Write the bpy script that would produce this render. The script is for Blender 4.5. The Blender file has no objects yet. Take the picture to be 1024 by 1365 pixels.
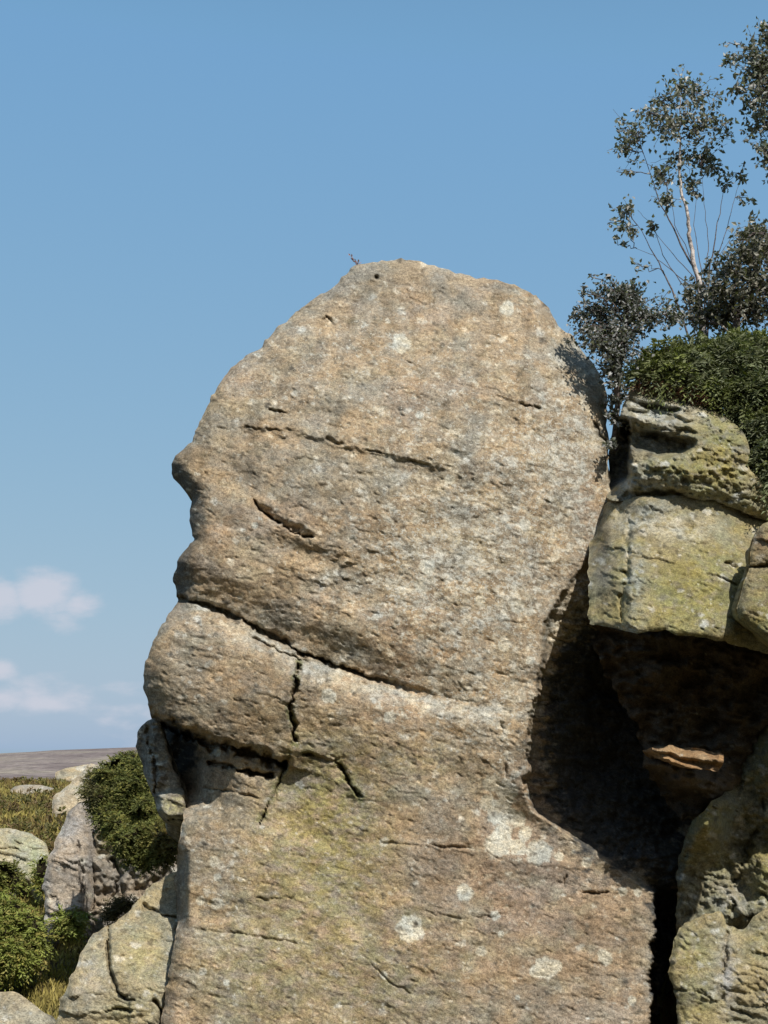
import bpy, math, random
import numpy as np
from mathutils import Vector

# ------------------------------------------------------------------ camera, sky, sun, exposure
scene = bpy.context.scene
F = 1875.0                       # focal length in photo pixels (photo 1024 x 1365)
HOR = 1035.0                     # eye level row
PITCH = math.atan((HOR - 682.5) / F)
CAMZ = 1.6
cd = bpy.data.cameras.new("camera")
cam = bpy.data.objects.new("camera", cd)
scene.collection.objects.link(cam)
cam.location = (0, 0, CAMZ)
cam.rotation_euler = (math.pi / 2 + PITCH, 0, 0)
cd.sensor_fit = 'VERTICAL'
cd.sensor_height = 36.0
cd.lens = F / 1365.0 * 36.0
cd.clip_start = 0.1
cd.clip_end = 20000
scene.camera = cam

SUN_EL = math.radians(45.0)
SUN_AZ = math.radians(23.0)      # to the right of straight behind the camera
SKY_STRENGTH = 0.15
SUN_STRENGTH = 5.0

world = bpy.data.worlds.new("World")
scene.world = world
world.use_nodes = True
wt = world.node_tree
wt.nodes.clear()
wo = wt.nodes.new('ShaderNodeOutputWorld')
bg = wt.nodes.new('ShaderNodeBackground')
sky = wt.nodes.new('ShaderNodeTexSky')
sky.sky_type = 'NISHITA'
sky.sun_disc = False
sky.sun_elevation = SUN_EL
sky.sun_rotation = math.pi - SUN_AZ     # sun stands behind the camera, to its right
sky.altitude = 300
sky.air_density = 1.0
sky.dust_density = 2.0
sky.ozone_density = 3.0
bg.inputs['Strength'].default_value = SKY_STRENGTH
# a soft tone curve on the whole sky (the photograph's sky runs flatter than the model's)
def wmath(op, a, b_=None, clamp=False):
    n = wt.nodes.new('ShaderNodeMath'); n.operation = op; n.use_clamp = clamp
    for i_, v_ in enumerate((a, b_)):
        if v_ is None: continue
        if isinstance(v_, (int, float)): n.inputs[i_].default_value = v_
        else: wt.links.new(v_, n.inputs[i_])
    return n.outputs[0]
sepc = wt.nodes.new('ShaderNodeSeparateColor'); wt.links.new(sky.outputs[0], sepc.inputs[0])
comb = wt.nodes.new('ShaderNodeCombineColor')
for i_, (x0_, y0_, p_) in enumerate(((0.150, 0.178, 0.57), (0.250, 0.366, 0.30), (0.468, 0.610, 0.06))):
    v_ = wmath('POWER', wmath('MULTIPLY', sepc.outputs[i_], SKY_STRENGTH / x0_), p_)
    v_ = wmath('MINIMUM', v_, wmath('MULTIPLY', sepc.outputs[i_], SKY_STRENGTH / x0_))
    wt.links.new(wmath('MULTIPLY', v_, y0_ / SKY_STRENGTH), comb.inputs[i_])
# thin fair-weather clouds in a low band all round the horizon
tc = wt.nodes.new('ShaderNodeTexCoord')
sep = wt.nodes.new('ShaderNodeSeparateXYZ')
wt.links.new(tc.outputs['Generated'], sep.inputs[0])
def wnoise(sc, det, vec, rough=0.55):
    n = wt.nodes.new('ShaderNodeTexNoise')
    n.inputs['Scale'].default_value = sc; n.inputs['Detail'].default_value = det; n.inputs['Roughness'].default_value = rough
    wt.links.new(vec, n.inputs['Vector'])
    return n
mp = wt.nodes.new('ShaderNodeMapping'); mp.inputs['Scale'].default_value = (1.0, 1.0, 2.4)
wt.links.new(tc.outputs['Generated'], mp.inputs['Vector'])
puff = wnoise(34.0, 6, mp.outputs[0], 0.58).outputs['Fac']
broad = wnoise(7.0, 3, mp.outputs[0]).outputs['Fac']
CLOUDS = [(58, 792, 66, 46, 1.0), (-6, 800, 60, 44, 1.0), (105, 806, 46, 32, 0.75), (80, 825, 60, 26, 0.6), (0, 893, 36, 22, 0.9), (62, 938, 62, 24, 0.9), (0, 930, 60, 24, 0.8), (165, 915, 60, 28, 0.3), (-120, 860, 120, 60, 1.0)]
acc = None
for (cx_, cy_, rx_, ry_, a_) in CLOUDS:
    xc_, yc_ = (cx_ - 512.0) / F, -(cy_ - 682.5) / F
    d_ = Vector((xc_, math.cos(PITCH) - yc_ * math.sin(PITCH), math.sin(PITCH) + yc_ * math.cos(PITCH)))
    d_.normalize()
    vs = wt.nodes.new('ShaderNodeVectorMath'); vs.operation = 'SUBTRACT'
    wt.links.new(tc.outputs['Generated'], vs.inputs[0]); vs.inputs[1].default_value = d_
    vm = wt.nodes.new('ShaderNodeVectorMath'); vm.operation = 'MULTIPLY'
    wt.links.new(vs.outputs[0], vm.inputs[0]); vm.inputs[1].default_value = (F / rx_, F / rx_, F / ry_)
    vl = wt.nodes.new('ShaderNodeVectorMath'); vl.operation = 'LENGTH'
    wt.links.new(vm.outputs[0], vl.inputs[0])
    g_ = wmath('MULTIPLY', wmath('SUBTRACT', 1.0, vl.outputs['Value'], True), a_)
    acc = g_ if acc is None else wmath('MAXIMUM', acc, g_)
band = wt.nodes.new('ShaderNodeMapRange'); band.interpolation_type = 'SMOOTHSTEP'
band.inputs['From Min'].default_value = 0.16; band.inputs['From Max'].default_value = 0.07
wt.links.new(sep.outputs['Z'], band.inputs['Value'])
gen = wmath('MULTIPLY', wmath('MULTIPLY', wmath('SUBTRACT', broad, 0.52, True), 3.0), band.outputs[0])
cov = wmath('ADD', wmath('MAXIMUM', acc, gen), wmath('MULTIPLY', wmath('SUBTRACT', puff, 0.5), 1.1))
ramp = wt.nodes.new('ShaderNodeMapRange'); ramp.interpolation_type = 'SMOOTHSTEP'
ramp.inputs['From Min'].default_value = 0.12; ramp.inputs['From Max'].default_value = 0.80
ramp.inputs['To Max'].default_value = 0.80
wt.links.new(cov, ramp.inputs['Value'])
fac_ = wmath('MULTIPLY', ramp.outputs[0], wmath('MINIMUM', wmath('MULTIPLY', wmath('MAXIMUM', acc, gen), 5.0), 1.0))
mixc = wt.nodes.new('ShaderNodeMix'); mixc.data_type = 'RGBA'
wt.links.new(fac_, mixc.inputs['Factor'])
wt.links.new(comb.outputs[0], mixc.inputs['A'])
mixc.inputs['B'].default_value = (0.62 / SKY_STRENGTH, 0.635 / SKY_STRENGTH, 0.72 / SKY_STRENGTH, 1)
wt.links.new(mixc.outputs['Result'], bg.inputs['Color'])
wt.links.new(bg.outputs[0], wo.inputs['Surface'])

sl = bpy.data.lights.new("sun", 'SUN')
sl.energy = SUN_STRENGTH
sl.angle = math.radians(0.5)
sl.color = (1.0, 0.95, 0.87)
sun = bpy.data.objects.new("sun", sl)
scene.collection.objects.link(sun)
to_sun = Vector((math.sin(SUN_AZ) * math.cos(SUN_EL), -math.cos(SUN_AZ) * math.cos(SUN_EL), math.sin(SUN_EL)))
sun.rotation_euler = to_sun.to_track_quat('Z', 'Y').to_euler()
sun.location = (6, -14, 18)

scene.render.engine = 'CYCLES'
scene.view_settings.view_transform = 'Standard'
scene.view_settings.look = 'None'
scene.view_settings.exposure = 0.0
scene.view_settings.gamma = 1.0

# ------------------------------------------------------------------ helpers
C = scene.collection
rng = np.random.default_rng(11)
random.seed(5)
CP, SP = math.cos(PITCH), math.sin(PITCH)


def P(px, py, Y):
    """photo pixel + distance along world Y -> world point (arrays allowed)"""
    px = np.asarray(px, float); py = np.asarray(py, float)
    xc = (px - 512.0) / F
    yc = -(py - 682.5) / F
    dy = CP - yc * SP
    dz = SP + yc * CP
    t = Y / dy
    return np.stack([xc * t, np.broadcast_to(Y, np.shape(xc * t)) * 1.0, CAMZ + dz * t], -1)


_perm = np.random.default_rng(77).permutation(1024)
_ang = np.random.default_rng(78).random(1024) * 2 * np.pi
_gx, _gy = np.cos(_ang), np.sin(_ang)


def perlin(x, y, seed=0):
    xi = np.floor(x).astype(np.int64); yi = np.floor(y).astype(np.int64)
    xf = x - xi; yf = y - yi
    u = xf * xf * xf * (xf * (xf * 6 - 15) + 10); v = yf * yf * yf * (yf * (yf * 6 - 15) + 10)

    def g(ix, iy, fx, fy):
        h = _perm[(_perm[(ix + seed * 131) & 1023] + iy) & 1023]
        return _gx[h] * fx + _gy[h] * fy
    a = g(xi, yi, xf, yf); b = g(xi + 1, yi, xf - 1, yf)
    c = g(xi, yi + 1, xf, yf - 1); d = g(xi + 1, yi + 1, xf - 1, yf - 1)
    return ((a + u * (b - a)) + v * ((c + u * (d - c)) - (a + u * (b - a)))) * 1.5


def fbm(x, y, octv=4, rough=0.5, seed=0):
    r = 0; a = 1.0; s = 0.0
    for k in range(octv):
        r = r + a * perlin(x * 2 ** k, y * 2 ** k, seed + k); s += a; a *= rough
    return r / s * 1.4


def sstep(a, b, x):
    t = np.clip((x - a) / (b - a), 0, 1)
    return t * t * (3 - 2 * t)


def seg_dist(x, y, poly, closed=False):
    """distance, nearest point, signed side (+ = right of travel / below when going right), arc position"""
    p = np.asarray(poly, float)
    q = np.roll(p, -1, 0) if closed else p[1:]
    p0 = p if closed else p[:-1]
    best = np.full(x.shape, 1e18); nx = np.zeros(x.shape); ny = np.zeros(x.shape)
    side = np.zeros(x.shape); arc = np.zeros(x.shape); acc = 0.0
    for (ax, ay), (bx, by) in zip(p0, q):
        ex, ey = bx - ax, by - ay
        l2 = ex * ex + ey * ey + 1e-12
        t = np.clip(((x - ax) * ex + (y - ay) * ey) / l2, 0, 1)
        cx, cy = ax + t * ex, ay + t * ey
        d2 = (x - cx) ** 2 + (y - cy) ** 2
        m = d2 < best
        best = np.where(m, d2, best); nx = np.where(m, cx, nx); ny = np.where(m, cy, ny)
        side = np.where(m, ex * (y - ay) - ey * (x - ax), side)
        arc = np.where(m, acc + t * math.sqrt(l2), arc)
        acc += math.sqrt(l2)
    return np.sqrt(best), nx, ny, np.sign(side), arc / max(acc, 1e-9)


def in_poly(x, y, poly):
    ins = np.zeros(x.shape, bool)
    p = np.asarray(poly, float); q = np.roll(p, -1, 0)
    for (ax, ay), (bx, by) in zip(p, q):
        if ay == by:
            continue
        c = ((ay > y) != (by > y)) & (x < (bx - ax) * (y - ay) / (by - ay) + ax)
        ins ^= c
    return ins


def poly_mask(x, y, poly, soft):
    """1 inside, 0 outside, smooth over +-soft pixels"""
    d = seg_dist(x, y, poly, True)[0]
    return sstep(-soft, soft, np.where(in_poly(x, y, poly), d, -d))


def smooth_outline(pts, gap=5.0, jit=1.2, seed=0):
    p = np.asarray(pts, float); n = len(p); out = []
    for i in range(n):
        p0, p1, p2, p3 = p[i - 1], p[i], p[(i + 1) % n], p[(i + 2) % n]
        L = np.linalg.norm(p2 - p1); k = max(1, int(L / gap))
        for t in np.arange(k) / k:
            # half linear, half catmull-rom: keeps corners
            cr = 0.5 * ((2 * p1) + (-p0 + p2) * t + (2 * p0 - 5 * p1 + 4 * p2 - p3) * t * t + (-p0 + 3 * p1 - 3 * p2 + p3) * t ** 3)
            li = p1 + (p2 - p1) * t
            out.append(0.6 * cr + 0.4 * li)
    out = np.array(out)
    jx = fbm(out[:, 0] / 16, out[:, 1] / 16, 4, 0.6, seed + 3) * jit
    jy = fbm(out[:, 0] / 16 + 40, out[:, 1] / 16, 4, 0.6, seed + 9) * jit
    return out + np.stack([jx, jy], -1)


def new_mesh(name, V, Fc, mat, parent=None, smooth=True, attrs=None):
    me = bpy.data.meshes.new(name)
    V = np.asarray(V, np.float32)
    Fc = np.asarray(Fc, np.int32)
    n = Fc.shape[1]
    me.vertices.add(len(V)); me.vertices.foreach_set('co', V.ravel())
    me.loops.add(Fc.size); me.loops.foreach_set('vertex_index', Fc.ravel())
    me.polygons.add(len(Fc))
    me.polygons.foreach_set('loop_start', np.arange(0, Fc.size, n, dtype=np.int32))
    me.polygons.foreach_set('loop_total', np.full(len(Fc), n, np.int32))
    me.polygons.foreach_set('use_smooth', np.full(len(Fc), smooth, bool))
    if attrs:
        for k, a in attrs.items():
            a = np.asarray(a, np.float32)
            if a.ndim == 2:
                at = me.attributes.new(k, 'FLOAT_COLOR', 'POINT')
                at.data.foreach_set('color', np.concatenate([a, np.ones((len(a), 1), np.float32)], 1).ravel())
            else:
                at = me.attributes.new(k, 'FLOAT', 'POINT')
                at.data.foreach_set('value', a)
    me.update(calc_edges=True)
    me.validate()
    me.materials.append(mat)
    o = bpy.data.objects.new(name, me)
    C.objects.link(o)
    if parent is not None:
        o.parent = parent
    return o


def tag(o, label=None, cat=None, group=None, kind=None):
    if label: o['label'] = label
    if cat: o['category'] = cat
    if group: o['group'] = group
    if kind: o['kind'] = kind
    return o


def thing(name, loc, label, cat, group=None):
    e = bpy.data.objects.new(name, None)
    C.objects.link(e)
    e.empty_display_size = 0.2
    e.location = loc
    return tag(e, label, cat, group)


def attach(o, root):
    """parent a world-space mesh to a thing without moving it"""
    o.parent = root
    o.matrix_parent_inverse = __import__('mathutils').Matrix.Translation(-Vector(root.location))


# ------------------------------------------------------------------ materials
def N(nt, kind, **kw):
    n = nt.nodes.new(kind)
    for k, v in kw.items():
        n.inputs[k].default_value = v
    return n


def mat_base(name):
    m = bpy.data.materials.new(name)
    m.use_nodes = True
    nt = m.node_tree
    b = nt.nodes['Principled BSDF']
    return m, nt, b


def rock_material(name, speck=1.0, lich_col=(0.52, 0.50, 0.43), bump=1.0, scale=1.0):
    m, nt, b = mat_base(name)
    L = nt.links.new
    co = nt.nodes.new('ShaderNodeTexCoord')
    mpn = nt.nodes.new('ShaderNodeMapping')
    mpn.inputs['Rotation'].default_value = (0.0, math.radians(-10), 0.0)
    mpn.inputs['Scale'].default_value = (scale, scale, 1.25 * scale)
    L(co.outputs['Object'], mpn.inputs[0])
    vec = mpn.outputs[0]
    col = nt.nodes.new('ShaderNodeAttribute'); col.attribute_name = 'Col'
    lich = nt.nodes.new('ShaderNodeAttribute'); lich.attribute_name = 'lich'

    def noise(sc, det=5, rough=0.6, dist=0.0):
        n = N(nt, 'ShaderNodeTexNoise', Scale=sc, Detail=det, Roughness=rough, Distortion=dist)
        L(vec, n.inputs['Vector'])
        return n.outputs['Fac']

    def rng_(v, a, b_, c, d, smooth=False):
        r = N(nt, 'ShaderNodeMapRange', **{'From Min': a, 'From Max': b_, 'To Min': c, 'To Max': d})
        if smooth: r.interpolation_type = 'SMOOTHSTEP'
        L(v, r.inputs['Value'])
        return r.outputs[0]

    def math_(op, a, c):
        n = nt.nodes.new('ShaderNodeMath'); n.operation = op
        for i, v in enumerate((a, c)):
            if isinstance(v, (int, float)): n.inputs[i].default_value = v
            else: L(v, n.inputs[i])
        return n.outputs[0]

    def mix(fac, a, c, mode='MIX'):
        n = nt.nodes.new('ShaderNodeMix'); n.data_type = 'RGBA'; n.blend_type = mode
        for k, v in (('Factor', fac), ('A', a), ('B', c)):
            if isinstance(v, (int, float)): n.inputs[k].default_value = v
            elif isinstance(v, tuple): n.inputs[k].default_value = (*v, 1)
            else: L(v, n.inputs[k])
        return n.outputs['Result']

    n_mid = noise(5.0, 7, 0.65)
    n_fine = noise(30.0, 6, 0.7)
    n_grain = noise(85.0, 3, 0.6)
    c0 = col.outputs['Color']
    # warm / cool drift
    drift = mix(rng_(noise(3.1, 6, 0.65, 0.3), 0.35, 0.65, 0, 1, True), (0.90, 0.97, 1.06), (1.08, 1.01, 0.90))
    c1 = mix(1.0, c0, drift, 'MULTIPLY')
    v1 = rng_(n_mid, 0.25, 0.75, 0.66, 1.34)
    v2 = rng_(n_fine, 0.28, 0.72, 0.56, 1.44)
    v3 = rng_(n_grain, 0.30, 0.70, 0.58, 1.42)
    vv = math_('MULTIPLY', math_('MULTIPLY', v1, v2), v3)
    cb = nt.nodes.new('ShaderNodeCombineColor')
    for i in range(3): L(vv, cb.inputs[i])
    c2 = mix(1.0, c1, cb.outputs[0], 'MULTIPLY')
    # pale crustose lichen flecks; threshold follows the "lich" attribute
    ln = math_('ADD', math_('MULTIPLY', noise(24.0, 5, 0.66, 0.1), 0.62), math_('MULTIPLY', noise(70.0, 3, 0.6), 0.38))
    thr = math_('SUBTRACT', ln, math_('SUBTRACT', 0.665, math_('MULTIPLY', lich.outputs['Fac'], 0.115)))
    lm = rng_(thr, 0.0, 0.035, 0, 0.85 * speck, True)
    c3 = mix(lm, c2, mix(rng_(n_fine, 0.35, 0.65, 0, 1), tuple(v * 0.8 for v in lich_col), tuple(min(1, v * 1.12) for v in lich_col)))
    # dark weathering pits and black crust flecks
    pit = rng_(noise(42.0, 4, 0.65, 0.2), 0.37, 0.28, 0, 0.7, True)
    c4 = mix(pit, c3, (0.055, 0.05, 0.042))
    L(c4, b.inputs['Base Color'])
    b.inputs['Roughness'].default_value = 0.93
    b.inputs['Specular IOR Level'].default_value = 0.18
    h = math_('ADD', math_('MULTIPLY', n_fine, 0.6), math_('MULTIPLY', n_grain, 0.4))
    h = math_('SUBTRACT', h, math_('MULTIPLY', pit, 0.6))
    h = math_('ADD', h, math_('MULTIPLY', lm, 0.12))
    bp = nt.nodes.new('ShaderNodeBump')
    bp.inputs['Strength'].default_value = 0.65 * bump
    bp.inputs['Distance'].default_value = 0.017
    L(h, bp.inputs['Height'])
    L(bp.outputs[0], b.inputs['Normal'])
    return m


M_ROCK = rock_material('gritstone')
M_ROCK_MOSS = rock_material('mossy_gritstone', 0.8, (0.50, 0.50, 0.42), 1.0, 1.05)
M_ROCK_FAR = rock_material('far_gritstone', 0.8, (0.50, 0.49, 0.44), 1.3, 0.6)


def leaf_material(name, rough=0.45, spec=0.5, trans=0.25, trans_col=(0.10, 0.14, 0.03)):
    m, nt, b = mat_base(name)
    a = nt.nodes.new('ShaderNodeAttribute'); a.attribute_name = 'Col'
    nt.links.new(a.outputs['Color'], b.inputs['Base Color'])
    b.inputs['Roughness'].default_value = rough
    b.inputs['Specular IOR Level'].default_value = spec
    tr = nt.nodes.new('ShaderNodeBsdfTranslucent')
    mx = nt.nodes.new('ShaderNodeMix'); mx.data_type = 'RGBA'; mx.blend_type = 'MULTIPLY'
    mx.inputs['Factor'].default_value = 1.0
    nt.links.new(a.outputs['Color'], mx.inputs['A'])
    mx.inputs['B'].default_value = (1.3, 1.5, 0.6, 1)
    nt.links.new(mx.outputs['Result'], tr.inputs['Color'])
    ms = nt.nodes.new('ShaderNodeMixShader'); ms.inputs[0].default_value = trans
    out = nt.nodes['Material Output']
    nt.links.new(b.outputs[0], ms.inputs[1]); nt.links.new(tr.outputs[0], ms.inputs[2])
    nt.links.new(ms.outputs[0], out.inputs['Surface'])
    return m


M_LEAF = leaf_material('glossy_leaf', 0.5, 0.5, 0.2)
M_HEATH = leaf_material('heath_leaf', 0.6, 0.3, 0.15)
M_GRASS = leaf_material('grass_blade', 0.7, 0.2, 0.2)


def bark_material(name, c1, c2, sc=14):
    m, nt, b = mat_base(name)
    co = nt.nodes.new('ShaderNodeTexCoord')
    n = N(nt, 'ShaderNodeTexNoise', Scale=sc, Detail=5, Roughness=0.65)
    nt.links.new(co.outputs['Object'], n.inputs['Vector'])
    r = nt.nodes.new('ShaderNodeValToRGB')
    r.color_ramp.elements[0].position = 0.38; r.color_ramp.elements[0].color = (*c1, 1)
    r.color_ramp.elements[1].position = 0.56; r.color_ramp.elements[1].color = (*c2, 1)
    nt.links.new(n.outputs['Fac'], r.inputs[0])
    nt.links.new(r.outputs[0], b.inputs['Base Color'])
    b.inputs['Roughness'].default_value = 0.85
    bp = nt.nodes.new('ShaderNodeBump'); bp.inputs['Distance'].default_value = 0.01
    nt.links.new(n.outputs['Fac'], bp.inputs['Height']); nt.links.new(bp.outputs[0], b.inputs['Normal'])
    return m


M_BIRCH = bark_material('birch_bark', (0.10, 0.085, 0.075), (0.55, 0.49, 0.45), 16)
M_TWIG = bark_material('twig_bark', (0.05, 0.04, 0.04), (0.14, 0.11, 0.10), 30)


def ground_material(name, cols, sc):
    m, nt, b = mat_base(name)
    L = nt.links.new
    co = nt.nodes.new('ShaderNodeTexCoord')
    n = N(nt, 'ShaderNodeTexNoise', Scale=sc, Detail=8, Roughness=0.62)
    L(co.outputs['Object'], n.inputs['Vector'])
    n2 = N(nt, 'ShaderNodeTexNoise', Scale=sc * 14, Detail=6, Roughness=0.7)
    L(co.outputs['Object'], n2.inputs['Vector'])
    r = nt.nodes.new('ShaderNodeValToRGB')
    e = r.color_ramp.elements
    e[0].position = 0.32; e[0].color = (*cols[0], 1)
    e[1].position = 0.68; e[1].color = (*cols[-1], 1)
    for i, c in enumerate(cols[1:-1]):
        x = e.new(0.32 + 0.36 * (i + 1) / (len(cols) - 1)); x.color = (*c, 1)
    L(n.outputs['Fac'], r.inputs[0])
    mr = N(nt, 'ShaderNodeMapRange', **{'From Min': 0.3, 'From Max': 0.7, 'To Min': 0.55, 'To Max': 1.45})
    L(n2.outputs['Fac'], mr.inputs[0])
    cb = nt.nodes.new('ShaderNodeCombineColor')
    for i in range(3): L(mr.outputs[0], cb.inputs[i])
    mx = nt.nodes.new('ShaderNodeMix'); mx.data_type = 'RGBA'; mx.blend_type = 'MULTIPLY'; mx.inputs['Factor'].default_value = 1
    L(r.outputs[0], mx.inputs['A']); L(cb.outputs[0], mx.inputs['B'])
    L(mx.outputs['Result'], b.inputs['Base Color'])
    b.inputs['Roughness'].default_value = 0.95
    b.inputs['Specular IOR Level'].default_value = 0.1
    bp = nt.nodes.new('ShaderNodeBump'); bp.inputs['Distance'].default_value = 0.08; bp.inputs['Strength'].default_value = 0.7
    L(n2.outputs['Fac'], bp.inputs['Height']); L(bp.outputs[0], b.inputs['Normal'])
    return m


M_GROUND = ground_material('heath_ground', [(0.05, 0.038, 0.02), (0.10, 0.078, 0.03), (0.085, 0.075, 0.03)], 0.6)
M_MOOR = ground_material('heather_moor', [(0.13, 0.10, 0.095), (0.22, 0.18, 0.16), (0.29, 0.25, 0.185)], 0.012)

# ------------------------------------------------------------------ setting: ground and moor
def G(x, y):
    x = np.asarray(x, float); y = np.asarray(y, float)
    base = np.interp(y, [-300, -60, -26, -7, 0, 6, 10, 14, 18, 22, 28, 36, 45, 60, 100, 200, 400, 6000],
                     [24, 19, 12, 0.2, 0, -0.3, -0.9, -1.5, -1.45, -0.6, 0.3, 1.0, 1.35, 1.2, 0, -6, -14, -14])  # slope behind the camera is added to block sky light and deepen shadows
    bank = 6.6 * sstep(1.5, 3.0, x) * sstep(12.9, 15.4, y) * sstep(60, 25, y)
    nz = 0.10 * fbm(x / 2.2, y / 2.2, 4, 0.5, 5) * sstep(0, 6, y)
    return base + bank + nz


gx = np.concatenate([-np.geomspace(3000, 12, 28), np.linspace(-11.5, 11.5, 116), np.geomspace(12, 3000, 28)])
gy = np.concatenate([-np.geomspace(300, 8, 30), np.linspace(-7, 60, 200), np.geomspace(61, 6000, 60)])
XX, YY = np.meshgrid(gx, gy)
nxg, nyg = len(gx), len(gy)


def grid_faces(nx_, ny_):
    i = np.arange(nx_ * ny_).reshape(ny_, nx_)
    return np.stack([i[:-1, :-1], i[:-1, 1:], i[1:, 1:], i[1:, :-1]], -1).reshape(-1, 4)


ground = new_mesh('ground', np.stack([XX, YY, G(XX, YY)], -1).reshape(-1, 3), grid_faces(nxg, nyg), M_GROUND)
tag(ground, 'rough heath ground sloping up behind the rocks', 'ground', kind='structure')

mx_ = np.linspace(-2600, 2600, 180); my_ = np.linspace(320, 2600, 90)
MX, MY = np.meshgrid(mx_, my_)
top = np.interp(MX, [-2600, -420, -330, -250, -150, 200, 2600], [8, 13, 17, 21.5, 26, 30, 24])
MZ = -15 + (top + 15) * sstep(330, 1150, MY) - 40 * sstep(1300, 2600, MY) + 2.2 * fbm(MX / 190, MY / 190, 4, 0.5, 21)
moor = new_mesh('moor', np.stack([MX, MY, MZ], -1).reshape(-1, 3), grid_faces(180, 90), M_MOOR)
tag(moor, 'distant heather moor on the skyline', 'moor', kind='structure')


# ------------------------------------------------------------------ rocks
def mixcol(col, m, c):
    m = np.clip(m, 0, 1)[:, None]
    return col * (1 - m) + np.asarray(c)[None, :] * m


def blob(x, y, cx, cy, rx, ry, rot=0.0):
    c, s = math.cos(rot), math.sin(rot)
    dx, dy = x - cx, y - cy
    u = (dx * c + dy * s) / rx; v = (-dx * s + dy * c) / ry
    return np.exp(-(u * u + v * v))


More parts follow.
